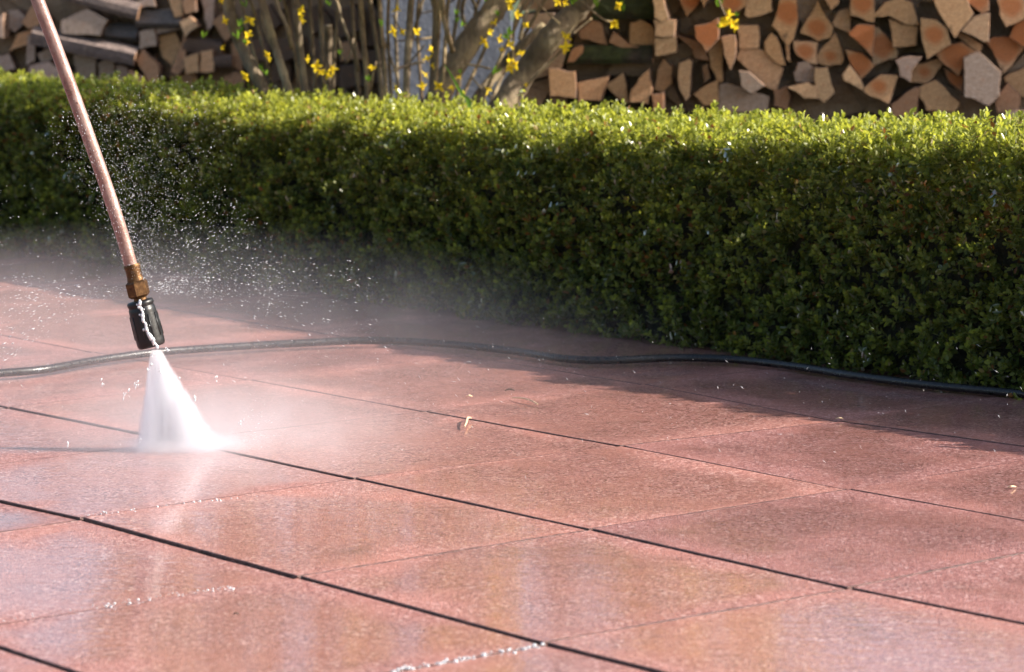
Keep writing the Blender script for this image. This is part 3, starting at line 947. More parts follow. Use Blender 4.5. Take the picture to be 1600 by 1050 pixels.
# the rest of both piles (below the hedge top, above the picture and the rows behind)
def rest_of_pile(name, p0, s0, s1, ztop_fn, label, vis, two_deep=True):
    V, Fc, mi = [], [], []
    r = random.Random(len(name) * 3 + int(s0 * 100))
    cw, chh = 0.082, 0.078
    def P(s_, z_): return (s_, z_)
    for layer in range(2):
        ns = int((s1 - s0) / cw); nz_ = 16
        g = [[(s0 + (a + (0.5 if b % 2 else 0)) * cw + r.uniform(-.022, .022), max(0.012, b * chh + r.uniform(-.018, .018))) for a in range(ns + 1)] for b in range(nz_ + 1)]
        for a in range(ns):
            for b in range(nz_):
                quad = [g[b][a], g[b][a + 1], g[b + 1][a + 1], g[b + 1][a]]
                mc = (sum(q[0] for q in quad) / 4, sum(q[1] for q in quad) / 4)
                if mc[1] > ztop_fn(mc[0]): continue
                base = Vector((p0.x, p0.y, 0)) + PE * mc[0]
                back = 0.0
                if layer == 0:
                    uu, vv = to_px((base.x, base.y, mc[1] + 0.03))
                    uu2, vv2 = to_px((base.x, base.y, mc[1] - 0.05))
                    if vis[0] < uu < vis[1] and vv2 > -22 and vv < 178: back = 0.066
                polys = [quad]
                if r.random() < 0.45:
                    polys = [[quad[0], quad[1], quad[2]], [quad[0], quad[2], quad[3]]] if r.random() < .5 else [[quad[0], quad[1], quad[3]], [quad[1], quad[2], quad[3]]]
                for poly in polys:
                    n = len(poly)
                    cx = sum(q[0] for q in poly) / n; cz = sum(q[1] for q in poly) / n
                    pr = r.uniform(-.02, .02)
                    b0 = len(V)
                    for y in (0, 0.27):
                        for (x, z_) in poly:
                            f = 0.99 if layer or back else 0.90
                            x2, z2 = cx + (x - cx) * f, cz + (z_ - cz) * f
                            w = Vector((p0.x, p0.y, 0)) + PE * x2 + PN * (pr - y - layer * 0.33 - back)
                            V.append((w.x, w.y, z2))
                    Fc.append(tuple(b0 + k for k in range(n))); mi.append(0)
                    for k in range(n):
                        k2 = (k + 1) % n
                        Fc.append((b0 + k2, b0 + k, b0 + n + k, b0 + n + k2)); mi.append(1)
                    Fc.append(tuple(b0 + n + k for k in range(n))[::-1]); mi.append(0)
    me = mesh(name, V, Fc)
    me.materials.append(M_END); me.materials.append(M_SIDE)
    me.polygons.foreach_set("material_index", np.array(mi, dtype=np.int32))
    o = bpy.data.objects.new(name, me); COL.objects.link(o)
    o.color = (0.40, 0.28, 0.185, -0.05)
    tag(o, label, "firewood", kind="stuff")
sR0 = (on_plane(806, 100, RP0, PN) - RP0).dot(PE)
rest_of_pile("stacked_firewood", RP0, sR0, 1.15, lambda s: 0.74 + 0.05 * math.sin(s * 5), "rest of the split firewood stacked behind the right end of the hedge", (858, 1690))
sL1 = (on_plane(600, 100, LP0, PN) - LP0).dot(PE)
rest_of_pile("stacked_firewood", LP0, -0.75, sL1, lambda s: 0.66 + 0.05 * math.sin(s * 4 + 1), "rest of the weathered firewood stacked behind the left end of the hedge", (-40, 640))

# ------------------------------------------------------------------ forsythia
M_BRANCH = mat_bark("forsythia_bark", (0.10, 0.072, 0.042), (0.27, 0.20, 0.125), 90)
M_TWIG = mat_bark("forsythia_young_bark", (0.12, 0.075, 0.04), (0.27, 0.19, 0.10), 140)
M_PETAL = mat_petal("forsythia_petal", (0.86, 0.68, 0.04))
M_BUD = mat_petal("forsythia_leaf_bud", (0.16, 0.30, 0.035))
BY = 6.55
bush = empty("forsythia_bush", (at_y(640, 150, BY).x, BY + 0.05, 0.012))
tag(bush, "bare-stemmed shrub with yellow star flowers rising behind the hedge", "shrub")
borig = bush.location.copy()
stems = [  # (pixel path from top to bottom, width in pixels, depth, material)
 ([(352, -10), (362, 30), (376, 68), (396, 110), (420, 160)], 20, 6.60, 0),
 ([(404, -10), (420, 40), (432, 80), (446, 125), (456, 165)], 13, 6.52, 0),
 ([(459, -10), (463, 25), (469, 80), (475, 130), (480, 165)], 12, 6.56, 0),
 ([(425, -8), (436, 15), (448, 42), (456, 75)], 6, 6.45, 0),
 ([(500, -8), (502, 40), (504, 96), (506, 160)], 8, 6.70, 0),
 ([(512, 40), (514, 90), (516, 165)], 15, 6.80, 0),
 ([(522, -6), (532, 25), (541, 50), (553, 80), (560, 110)], 5, 6.55, 0),
 ([(562, -10), (566, 45), (571, 95), (576, 165)], 9, 6.50, 1),
 ([(576, -10), (583, 35), (590, 80), (598, 165)], 7, 6.55, 0),
 ([(592, -10), (596, 45), (601, 100), (604, 165)], 7, 6.45, 1),
 ([(644, -10), (640, 40), (637, 90), (634, 165)], 11, 6.50, 0),
 ([(665, -10), (656, 20), (645, 55), (640, 80)], 5, 6.55, 0),
 ([(689, -10), (686, 40), (683, 90), (680, 165)], 6, 6.42, 1),
 ([(677, -10), (682, 30), (679, 90), (676, 165)], 13, 6.72, 0),
 ([(690, -10), (693, 25), (699, 50), (707, 80)], 8, 6.40, 1),
 ([(806, -20), (768, 20), (735, 62), (708, 106), (680, 165)], 38, 6.62, 0),
 ([(930, -15), (898, 18), (862, 56), (826, 105), (782, 175)], 38, 6.66, 0),
 ([(850, 40), (812, 75), (778, 112), (740, 165)], 17, 6.72, 0),
 ([(838, -6), (820, 30), (812, 62)], 6, 6.50, 0),
 ([(818, -10), (806, 25), (802, 60), (802, 117)], 4, 6.38, 1),
 ([(833, -3), (855, 20), (874, 37)], 3, 6.36, 1),
 ([(900, -8), (925, 17), (946, 32), (958, 33)], 3.5, 6.40, 1),
 ([(925, 28), (905, 44), (896, 52)], 3.5, 6.45, 1),
 ([(760, 70), (748, 98), (730, 135), (722, 160)], 6, 6.48, 1),
 ([(768, 108), (748, 103), (728, 100)], 3.5, 6.40, 1),
 ([(738, 122), (752, 138), (768, 152)], 3, 6.42, 0),
 ([(884, 72), (862, 95), (838, 118), (815, 142)], 4, 6.40, 1),
 ([(600, 62), (610, 90), (620, 120), (626, 160)], 4, 6.58, 0),
 ([(614, 110), (640, 101), (664, 96)], 4, 6.46, 0),
 ([(664, 70), (645, 92), (632, 104)], 3, 6.55, 0),
 ([(614, 24), (622, 40), (630, 55)], 2.5, 6.50, 1),
 ([(728, -8), (722, 20), (728, 45)], 6, 6.75, 0),
 ([(735, -5), (742, 12), (746, 24)], 5, 6.60, 0),
 ([(655, 22), (690, 12), (716, -6)], 3, 6.85, 0),
 ([(622, 64), (650, 62), (678, 58)], 3, 6.80, 1),
 ([(1121, -10), (1127, 10), (1133, 24)], 3, 6.30, 1),
 ([(505, 130), (503, 115), (500, 105)], 3, 6.40, 1),
 ([(540, 100), (548, 84), (552, 60)], 3, 6.60, 0),
 ([(580, 140), (583, 115), (588, 96)], 3, 6.42, 1),
 ([(526, 50), (532, 72), (534, 92)], 3, 6.62, 0),
 ([(372, -10), (384, 40), (400, 95), (418, 165)], 5, 6.68, 0),
 ([(386, -10), (402, 40), (416, 95), (430, 165)], 5.5, 6.75, 1),
 ([(440, -10), (452, 40), (462, 95), (470, 165)], 5, 6.7, 1),
 ([(482, -10), (486, 40), (490, 95), (494, 165)], 6, 6.8, 0),
 ([(530, -10), (526, 40), (522, 95), (520, 165)], 5.5, 6.76, 0),
 ([(548, -10), (552, 40), (556, 95), (562, 165)], 6, 6.72, 0),
 ([(608, -10), (606, 40), (608, 95), (612, 165)], 5.5, 6.66, 1),
 ([(622, -10), (618, 40), (620, 95), (622, 165)], 5, 6.8, 0),
 ([(655, -10), (652, 40), (655, 95), (660, 165)], 5, 6.78, 1),
 ([(702, -10), (698, 40), (694, 95), (690, 165)], 6, 6.5, 1),
 ([(720, -10), (712, 40), (702, 95), (694, 165)], 6, 6.7, 0),
 ([(752, -10), (738, 40), (724, 95), (712, 165)], 5.5, 6.78, 1),
 ([(830, -10), (806, 40), (780, 95), (752, 165)], 5.5, 6.5, 1),
 ([(860, -10), (828, 40), (796, 95), (766, 165)], 6, 6.8, 0),
 ([(412, -10), (410, 40), (436, 95), (462, 165)], 5, 6.85, 0),

]
def branch(path, w0, y, mat, taper=0.85, name="stem"):
    pts = [at_y(u_, v_, y + 0.02 * math.sin(k * 1.7 + u_)) for k, (u_, v_) in enumerate(path)]
    if path[-1][1] >= 155:            # goes on down to the soil
        d = (pts[-1] - pts[-2]).normalized()
        q = pts[-1] + Vector((d.x * 0.10, 0.02, -0.14))
        pts += [q, Vector((q.x + d.x * .03, q.y + .02, 0.0))]
    if path[0][1] < -2 and w0 >= 5:   # goes on up, out of the picture
        d = (pts[0] - pts[1]).normalized()
        out = []
        p = pts[0]
        L = random.uniform(0.35, 0.7)
        for k in range(1, 4):
            p = p + Vector((d.x * (1 + .5 * k), random.uniform(-.05, .04), max(d.z, .5) * (1 - 0.12 * k))).normalized() * L / 3
            out.append(p)
        pts = out[::-1] + pts
    n = max(10, len(pts) * 4)
    sp = spline(pts, n)
    r = 0.5 * w0 * y / F
    rad = [r * (taper + (1.12 - taper) * k / (n - 1)) * (1 + 0.05 * math.sin(k * 2.3 + w0)) for k in range(n)]
    if path[0][1] < -2 and w0 >= 5:
        for k in range(int(n * 0.35)): rad[k] *= 0.45 + 0.55 * k / (n * 0.35)
    v, f = tube_geo([p_ - borig for p_ in sp], rad, 9, True, 0.05)
    link(name, mesh(name, v, f), (M_BRANCH, M_TWIG)[mat], bush, smooth=True)
    return sp
tops = []
for (path, w, y, mt) in stems:
    sp = branch(path, w, y, mt, name="stem" if w >= 5 else "twig")
    if path[0][1] < -2 and w >= 5: tops.append(sp)

def flower_mesh(seed):
    r = random.Random(seed)
    V, Fc = [], []
    for k in range(4):
        th = k * math.pi / 2 + r.uniform(-.2, .2)
        L = r.uniform(0.013, 0.018); Wd = r.uniform(0.0026, 0.0034)
        openness = r.uniform(0.7, 1.25)
        tw = r.uniform(-.5, .5)
        dirr = Vector((math.cos(th), math.sin(th), 0)); side = Vector((-math.sin(th), math.cos(th), 0)); ax = Vector((0, 0, 1))
        b0 = len(V)
        NQ = 5
        for q in range(NQ + 1):
            f = q / NQ
            ang = openness * (0.35 + 0.65 * f)
            c = dirr * (L * f * math.sin(ang)) + ax * (L * f * math.cos(ang)) + dirr * 0.0012
            w = Wd * (0.35 + 1.0 * math.sin(math.pi * min(1, 0.12 + 0.80 * f)) ) * (1 if q < NQ else 0.45)
            s_ = (side * math.cos(tw * f) + ax * math.sin(tw * f))
            V += [c + s_ * w, c + (ax * -0.0008 + dirr * .0004), c - s_ * w]
        for q in range(NQ):
            a = b0 + q * 3
            Fc += [(a, a + 1, a + 4, a + 3), (a + 1, a + 2, a + 5, a + 4)]
    v, f = tube_geo([(0, 0, -0.006), (0, 0, -0.002), (0, 0, 0.002)], [0.0008, 0.0016, 0.002], 6)
    b = len(V); V += v; Fc += [tuple(x + b for x in q) for q in f]
    return mesh("flower", V, Fc)
FM = [flower_mesh(k) for k in range(6)]
flowers = [(391, 29, 1.15), (349, 34, 1), (387, 56, 1), (389, 66, .8), (472, 14, 1), (473, 24, 1), (471, 33, .8), (347, 4, 1), (420, 84, .9), (419, 92, .7), (384, 118, 1), (346, 73, .7),
           (492, 102, 1.1), (498, 110, 1.1), (518, 105, 1.1), (512, 116, 1), (478, 92, .8), (581, 108, 1), (617, 139, 1), (661, 138, 1.1), (686, 134, 1.1), (623, 15, 1.2), (615, 48, 1), (649, 50, 1),
           (629, 48, .7), (670, 78, .9), (669, 94, 1), (674, 102, .8), (667, 115, .8), (794, 8, 1.2), (797, 3, .9), (806, 24, 1), (774, 38, 1.1), (764, 50, .8), (758, 63, 1.2), (778, 60, 1), (795, 71, 1), (786, 78, .8),
           (800, 95, 1.3), (797, 104, 1.1), (807, 98, 1.1), (815, 85, 1), (761, 138, 1), (823, 39, .8), (884, 60, 1.2), (884, 74, 1.3), (881, 78, 1), (958, 36, 1.1), (962, 33, .9), (874, 1, 1), (880, 3, .9), (968, 8, 1),
           (1134, 28, 1.3), (1142, 36, 1.3), (1132, 40, 1.1), (1146, 42, 1), (1138, 24, 1), (707, 140, .9), (718, 122, .7), (820, 132, .6)]
for k, (u_, v_, s_) in enumerate(flowers):
    y = 6.32 + random.uniform(-.02, .06) if u_ > 1000 else random.uniform(6.28, 6.42)
    o = link("flower", FM[k % 6], M_PETAL, bush, at_y(u_, v_, y) - borig)
    o.rotation_euler = (random.uniform(0.4, 2.4), random.uniform(-.7, .7), random.uniform(0, 6.28))
    o.scale = (s_ * 0.72,) * 3
def bud_mesh(seed):
    r = random.Random(seed)
    V, Fc = [], []
    for k in range(4):
        th = k * 1.57 + r.uniform(-.4, .4)
        d = Vector((math.cos(th) * .5, math.sin(th) * .5, 1)).normalized() * r.uniform(.011, .018)
        sd_ = Vector((-math.sin(th), math.cos(th), 0)) * r.uniform(.002, .0035)
        b0 = len(V)
        V += [Vector(), d * .5 + sd_, d * .55 + Vector((0, 0, -.0012)), d * .5 - sd_, d]
        Fc += [(b0, b0 + 1, b0 + 2), (b0, b0 + 2, b0 + 3), (b0 + 1, b0 + 4, b0 + 2), (b0 + 2, b0 + 4, b0 + 3)]
    return mesh("leaf_bud", V, Fc)
BM = [bud_mesh(k) for k in range(4)]
buds = [(385, 12, 1.2), (372, 42, 1.2), (374, 55, 1.3), (372, 62, 1.2), (383, 70, .9), (411, 112, 1.2), (416, 118, 1), (894, 8, 1.4), (900, 3, 1), (928, 6, 1.2), (932, 12, 1), (970, 14, 1.2), (974, 18, 1.1), (793, 56, 1.3), (796, 62, 1.2),
        (769, 116, 1.4), (711, 25, 1.1), (713, 36, 1), (720, 42, 1), (778, 26, 1), (757, 3, 1), (1121, 12, 1.4), (1119, 6, 1.1), (1124, 45, .8), (1150, 26, .7), (436, 2, 1), (515, 10, 1), (531, 86, .8), (576, 128, 1), (719, 116, .8), (596, 42, 1), (317, 60, 1.1)]
for k, (u_, v_, s_) in enumerate(buds):
    y = 6.31 if u_ > 1000 else random.uniform(6.28, 6.40)
    o = link("leaf_bud", BM[k % 4], M_BUD, bush, at_y(u_, v_, y) - borig)
    o.rotation_euler = (random.uniform(-.6, .6), random.uniform(-.6, .6), random.uniform(0, 6.28))
    o.scale = (s_ * 0.95,) * 3
# arching crown above the picture, seen only mirrored in the wet slabs: canes and a mass of blossom
V, Fc, FV, FF = [], [], [], []
for k in range(85):
    u0_ = random.uniform(180, 1120)
    p = at_y(u0_, -20, random.uniform(6.3, 6.8))
    dx = (u0_ - 640) / 600 + random.uniform(-.35, .35)
    pts = [p]
    for q in range(6):
        p = p + Vector((dx * 0.07, random.uniform(-.03, .03), 0.13 - 0.014 * q))
        pts.append(p)
    sp = spline([x - borig for x in pts], 16)
    v, f = tube_geo(sp, [0.0062 - 0.0003 * q for q in range(16)], 5)
    b = len(V); V += v; Fc += [tuple(x + b for x in q) for q in f]
    for q in range(1, 16):
        for _ in range(3):
            if random.random() < .2: continue
            c = sp[q] + Vector((random.uniform(-.02, .02), random.uniform(-.02, .02), random.uniform(-.02, .02)))
            src = FM[random.randrange(6)]
            Mx = Matrix.Rotation(random.uniform(0, 6.28), 3, 'Z') @ Matrix.Rotation(random.uniform(0.3, 2.4), 3, 'X')
            b = len(FV)
            FV += [c + Mx @ x.co * 1.5 for x in src.vertices]
            FF += [tuple(x + b for x in pl.vertices) for pl in src.polygons]
tag(link("crown_canes", mesh("crown_canes", V, Fc), M_TWIG, bush), kind="stuff")
tag(link("crown_blossom", mesh("crown_blossom", FV, FF), M_PETAL, bush), kind="stuff")

# grass blade poking out of the hedge
gb = [at_y(735, 172, 5.95), at_y(722, 148, 5.95), at_y(709, 125, 5.95), at_y(695, 102, 5.94)]
gb = [Vector((gb[0].x + .02, gb[0].y, 0.012)), Vector((gb[0].x + .008, gb[0].y, gb[0].z * .55))] + gb
sp = spline(gb, 20)
V, Fc = [], []
for k, p in enumerate(sp):
    f = k / 19
    w = 0.0042 * (1 - f ** 3) + 0.0002
    V += [p + Vector((w, 0.001, 0.001)), p + Vector((0, 0.0015, -0.001)), p - Vector((w, -0.001, -0.001))]
for k in range(19):
    a = k * 3
    Fc += [(a, a + 1, a + 4, a + 3), (a + 1, a + 2, a + 5, a + 4)]
M_GRASS = mat_petal("grass_blade_green", (0.17, 0.33, 0.06))
tag(link("grass_blade", mesh("grass_blade", V, Fc), M_GRASS), "single tall green grass blade sticking up out of the hedge top", "grass blade")

# ------------------------------------------------------------------ black hose
hp = [(-420, 640), (-200, 603), (-60, 588), (0, 583), (70, 577), (150, 563), (240, 551), (330, 544), (450, 537), (580, 532), (690, 537), (800, 548), (880, 560), (950, 563), (1060, 559), (1150, 562), (1240, 572), (1330, 586), (1430, 599), (1520, 608), (1650, 620), (1850, 640)]
HR = 0.0059
hpts = [ground(u_, v_, HR + 0.004) for u_, v_ in hp]
sp = spline(hpts, 190)
v, f = tube_geo(sp, [HR] * 190, 14)
hose = link("hose", mesh("hose", v, f), mat_hose(), smooth=True)
tag(hose, "wet black rubber hose curving over the red slabs along the hedge", "hose")

# ------------------------------------------------------------------ pressure-washer lance
JB = ground(278, 703)                        # middle of the jet on the slabs
LY = JB.y
T0 = at_y(237, 541, LY)                      # mouth of the nozzle guard
T1 = at_y(203, 410, LY)                      # lower end of the tube
AX = (T0 - T1).normalized()
lance = empty("pressure_washer_lance", T0)
tag(lance, "copper-coloured pressure washer lance with brass coupling and black nozzle guard, spraying water", "lance")
def lp(v_): return [Vector(x) - T0 for x in v_]
U = F / LY                                    # pixels per metre there
# tube: gently bent, running up out of the picture
tp = [at_y(u_, v_, LY) for u_, v_ in [(207, 424), (200, 398), (184, 345), (162, 280), (136, 207), (108, 130), (80, 55), (56, -8), (28, -90)]]
tp += [tp[-1] + Vector((-0.10, -0.05, 0.22)), tp[-1] + Vector((-0.24, -0.12, 0.5))]
sp = spline(tp, 60)
v, f = tube_geo(lp(sp), [0.0083] * 60, 20)
link("tube", mesh("tube", v, f), mat_tube(), lance, smooth=True)
M_BRASS = mat_brass()
AX2 = (at_y(217, 460, LY) - at_y(205, 412, LY)).normalized()
c0 = at_y(205.5, 413, LY)
v, f = lathe([(0, .0088), (0, .0098), (.0022, .0104), (.0045, .0104), (.0055, .0096), (.016, .0098), (.021, .0106), (.0225, .0096)], lp([c0])[0], AX2, 28)
link("ferrule", mesh("ferrule", v, f), M_BRASS, lance, smooth=False)
# hexagonal nut with chamfered ends
hx0 = c0 + AX2 * 0.0205
a = AX2.orthogonal().normalized(); b = AX2.cross(a)
V, Fc = [], []
for (s_, r_) in [(0, .0105), (.003, .0142), (.019, .0142), (.022, .0105)]:
    for k in range(6):
        th = math.pi * k / 3 + 0.35
        V.append(hx0 - T0 + AX2 * s_ + a * r_ * math.cos(th) + b * r_ * math.sin(th))
for q in range(3):
    for k in range(6):
        Fc.append((q * 6 + k, q * 6 + (k + 1) % 6, q * 6 + 6 + (k + 1) % 6, q * 6 + 6 + k))
Fc += [tuple(range(6))[::-1], tuple(18 + k for k in range(6))]
link("hex_nut", mesh("hex_nut", V, Fc), M_BRASS, lance)
g0 = hx0 + AX2 * 0.0205
v, f = lathe([(-.002, .0075), (0.006, .0085)], g0 - T0, AX2, 20)
link("nipple", mesh("nipple", v, f), M_BRASS, lance)
M_GUARD = mat_black("black_nozzle_rubber", 0.38, 0.006)
AX3 = (T0 - at_y(218, 470, LY)).normalized()
gs = at_y(218, 469, LY)
GL = (T0 - gs).length
R0 = 0.0168
v, f = lathe([(0, .010), (0.0008, R0 * .93), (.0025, R0), (.006, R0), (.007, R0 * .95), (.009, R0 * .95), (.010, R0 * 1.0), (.014, R0 * 1.01), (GL * .55, R0 * 1.04), (GL - .008, R0 * 1.07), (GL - .003, R0 * 1.05), (GL, R0 * .97), (GL, R0 * .70), (GL - .02, R0 * .60)], gs - T0, AX3, 36)
guard = link("nozzle_guard", mesh("nozzle_guard", v, f), M_GUARD, lance, smooth=False)
for pl in guard.data.polygons: pl.use_smooth = True
# grip grooves: low ribs round the guard
for k in range(10):
    th = 2 * math.pi * k / 10
    a = AX3.orthogonal().normalized(); b = AX3.cross(a)
    dv = a * math.cos(th) + b * math.sin(th)
    q0, q1 = gs + AX3 * .018 + dv * R0 * 1.02, gs + AX3 * (GL - .012) + dv * R0 * 1.06
    v, f = tube_geo(lp([q0, (q0 + q1) / 2, q1]), [.0009, .0011, .0009], 6)
    link("grip_rib", mesh("grip_rib", v, f), M_GUARD, guard, smooth=True)
v, f = lathe([(GL - .020, .006), (GL - .004, .006), (GL - .002, .004)], gs - T0, AX3, 18)
link("nozzle_tip", mesh("nozzle_tip", v, f), M_BRASS, lance)

# ------------------------------------------------------------------ water
def icos():
    p = (1 + 5 ** .5) / 2
    V = np.array([(-1, p, 0), (1, p, 0), (-1, -p, 0), (1, -p, 0), (0, -1, p), (0, 1, p), (0, -1, -p), (0, 1, -p), (p, 0, -1), (p, 0, 1), (-p, 0, -1), (-p, 0, 1)], float)
    V /= np.linalg.norm(V[0])
    T = np.array([(0, 11, 5), (0, 5, 1), (0, 1, 7), (0, 7, 10), (0, 10, 11), (1, 5, 9), (5, 11, 4), (11, 10, 2), (10, 7, 6), (7, 1, 8), (3, 9, 4), (3, 4, 2), (3, 2, 6), (3, 6, 8), (3, 8, 9), (4, 9, 5), (2, 4, 11), (6, 2, 10), (8, 6, 7), (9, 8, 1)])
    return V, T
IV, IT = icos()
OV = np.array([(1, 0, 0), (-1, 0, 0), (0, 1, 0), (0, -1, 0), (0, 0, 1), (0, 0, -1)], float)
OT = np.array([(0, 2, 4), (2, 1, 4), (1, 3, 4), (3, 0, 4), (2, 0, 5), (1, 2, 5), (3, 1, 5), (0, 3, 5)])
def blobs(P, D, L, W, BV=OV, BT=OT):
    """elongated blobs: centres, directions, half lengths, half widths"""
    D = D / np.linalg.norm(D, axis=1)[:, None]
    A = np.cross(D, np.tile([0.31, 0.22, 0.93], (len(D), 1))); A /= np.linalg.norm(A, axis=1)[:, None] + 1e-9
    B = np.cross(D, A)
    V = P[:, None, :] + D[:, None, :] * (BV[None, :, 0:1] * L[:, None, None]) + (A[:, None, :] * BV[None, :, 1:2] + B[:, None, :] * BV[None, :, 2:3]) * W[:, None, None]
    T = np.arange(len(P))[:, None, None] * len(BV) + BT[None]
    return V.reshape(-1, 3), T.reshape(-1, 3)

# fan-shaped jet: a thin flat wedge of dense spray from the nozzle mouth to the slabs
jet = empty("water_jet", (JB.x, JB.y, 0))
tag(jet, "dense white fan of water sprayed from the nozzle onto the slabs", "water jet")
J0 = T0 + AX3 * 0.001
jl, jr = ground(216, 704), ground(347, 702)
V, Fc = [], []
NL, NA = 14, 20
apex_l, apex_r = at_y(236, 548, LY), at_y(252, 546, LY)
ZT = (apex_l.z + apex_r.z) / 2
def jet_section(f):
    """centre x, half width, half thickness of the fan at fraction f of the way down"""
    xl = apex_l.x + (jl.x - apex_l.x) * f - 0.003 * math.sin(f * 3.14); xr = apex_r.x + (jr.x - apex_r.x) * f
    return (xl + xr) / 2, (xr - xl) / 2, 0.006 + 0.017 * f
for q in range(NL + 1):
    f = q / NL
    cx_, hw_, th_ = jet_section(f)
    y_ = LY + (jl.y * .5 + jr.y * .5 - LY) * f
    for k in range(NA):
        an = 2 * math.pi * k / NA
        V.append(Vector((cx_ + hw_ * 1.22 * math.cos(an), y_ + th_ * 1.5 * math.sin(an), ZT * (1 - f))) - jet.location)
for q in range(NL):
    for k in range(NA):
        k2 = (k + 1) % NA
        Fc.append((q * NA + k, q * NA + k2, (q + 1) * NA + k2, (q + 1) * NA + k))
Fc += [tuple(range(NA)), tuple(NL * NA + k for k in range(NA))[::-1]]
JET_H = T0.z
def jet_density(t):
    P = t.coord()
    sx = t.n("ShaderNodeSeparateXYZ", inp={0: P})
    fz = t.math('SUBTRACT', 1.0, t.math('DIVIDE', sx.outputs['Z'], ZT))
    c0_, h0_, t0_ = jet_section(0.0); c1_, h1_, t1_ = jet_section(1.0)
    cxn = t.maprange(fz, 0.0, 1.0, c0_ - jet.location.x, c1_ - jet.location.x, smooth=False)
    hwn = t.maprange(fz, 0.0, 1.0, h0_, h1_, smooth=False)
    thn = t.maprange(fz, 0.0, 1.0, t0_, t1_, smooth=False)
    rx = t.math('DIVIDE', t.math('SUBTRACT', sx.outputs['X'], cxn), hwn)
    ry = t.math('DIVIDE', sx.outputs['Y'], thn)
    rag = t.noise(P, 70, 4, 0.7)
    rx = t.math('ADD', rx, t.math('MULTIPLY_ADD', rag, 0.30, -0.15))
    # sharper on the left edge, softer on the right
    fx = t.math('MULTIPLY', t.maprange(rx, -1.12, -0.82, 0.0, 1.0), t.maprange(rx, 0.62, 1.12, 1.0, 0.0))
    fy = t.maprange(t.math('ABSOLUTE', ry), 0.2, 1.4, 1.0, 0.0)
    n = t.n("ShaderNodeVectorMath", operation='MULTIPLY', inp={1: (150.0, 60.0, 9.0)})
    t.l(P, n.inputs[0])
    st = t.noise(n.outputs[0], 1.0, 3, 0.6)
    d = t.maprange(fz, 0.0, 1.0, 260.0, 95.0, smooth=False)
    d = t.math('MULTIPLY', d, t.maprange(st, 0.3, 0.7, 0.3, 1.4))
    return t.math('MULTIPLY', t.math('MULTIPLY', d, fx), fy)
jet_me = mesh("spray_fan", V, Fc)
import bmesh
bm_ = bmesh.new(); bm_.from_mesh(jet_me); bmesh.ops.recalc_face_normals(bm_, faces=bm_.faces); bm_.to_mesh(jet_me); bm_.free()
M_JET = mat_volume("dense_spray", jet_density, 0.45, (0.97, 0.97, 1.0))
tag(link("spray_fan", jet_me, M_JET, jet), kind="stuff")
# water running down the guard and dripping from its rim
wp = [(222, 468), (220, 474), (224, 484), (226, 496), (231, 506), (232, 516), (238, 524), (243, 533), (247, 540)]
V, Fc = [], []
front = Vector((0, -1, 0)); front = (front - AX3 * front.dot(AX3)).normalized()
sdv = AX3.cross(front)
BV_, BT_ = [], []
cnt = 0
for k in range(len(wp) - 1):
    for m_ in range(9):
        fx = (k + m_ / 9) / (len(wp) - 1)
        u_ = wp[k][0] + (wp[k + 1][0] - wp[k][0]) * m_ / 9 + random.uniform(-1.2, 1.2) + (random.uniform(-5, 6) if random.random() < .22 else 0)
        v_ = wp[k][1] + (wp[k + 1][1] - wp[k][1]) * m_ / 9
        p = at_y(u_, v_, LY)
        rel = p - gs
        ax_s = rel.dot(AX3); lat = rel.dot(sdv)
        rr = R0 * 1.05
        lat = max(-rr * .97, min(rr * .97, lat))
        q = gs + AX3 * ax_s + sdv * lat + front * math.sqrt(max(0, rr * rr - lat * lat))
        rs = (.0005 + .0019 * random.random() ** 1.5) * (1.3 if fx > .7 else 1.0)
        V_, T_ = blobs(np.array([q - T0]), np.array([AX3]), np.array([rs * 1.6]), np.array([rs]), IV, IT)
        BV_.append(V_); BT_.append(T_ + cnt); cnt += len(V_)
tag(link("running_water", np_tri_mesh("running_water", np.concatenate(BV_), np.concatenate(BT_)), M_DROP, lance, smooth=True), kind="stuff")

# droplets thrown out of the leaking coupling
LEAK = np.array(at_y(214, 452, LY))
def burst(n, ang0, ang1, r0, r1, pw, size, spread_y, streak, drop=0.0, conc=1.0):
    """angles in the picture plane: 0 right, 90 up; radii in metres"""
    a = np.radians(ang0 + (ang1 - ang0) * rng.beta(conc, conc, n))
    el = rng.normal(0, spread_y, n)
    D = np.stack([np.cos(a), el, np.sin(a)], axis=1); D /= np.linalg.norm(D, axis=1)[:, None]
    r = r0 + (r1 - r0) * rng.random(n) ** pw
    P = LEAK + D * r[:, None]
    P[:, 2] -= drop * r ** 2
    V = D.copy(); V[:, 2] -= 2 * drop * r
    w = size * (0.28 + rng.random(n) ** 3 * 1.1)
    ok = P[:, 2] > 0.006
    return P[ok], V[ok] + rng.normal(0, .12, (ok.sum(), 3)), (w * (1 + streak * rng.random(n)))[ok], w[ok]
parts = [burst(3900, 50, 110, 0.015, 0.27, 1.1, 0.00038, 0.3, 0.9, 0.0, 2.2),
         burst(1700, 85, 122, 0.015, 0.24, 0.7, 0.00046, 0.25, 1.6, 0.0, 1.8),
         burst(1400, 0, 58, 0.015, 0.20, 0.9, 0.00042, 0.3, 3.5, 0.8),
         burst(900, 168, 203, 0.01, 0.24, 0.7, 0.00045, 0.3, 6.0, 0.5),
         burst(1100, -6, 20, 0.03, 0.32, 1.1, 0.00034, 0.4, 6.0, 0.7),
         burst(250, 135, 185, 0.02, 0.26, 0.8, 0.0004, 0.4, 3.0, 0.4)]
LEAK_KEEP = LEAK
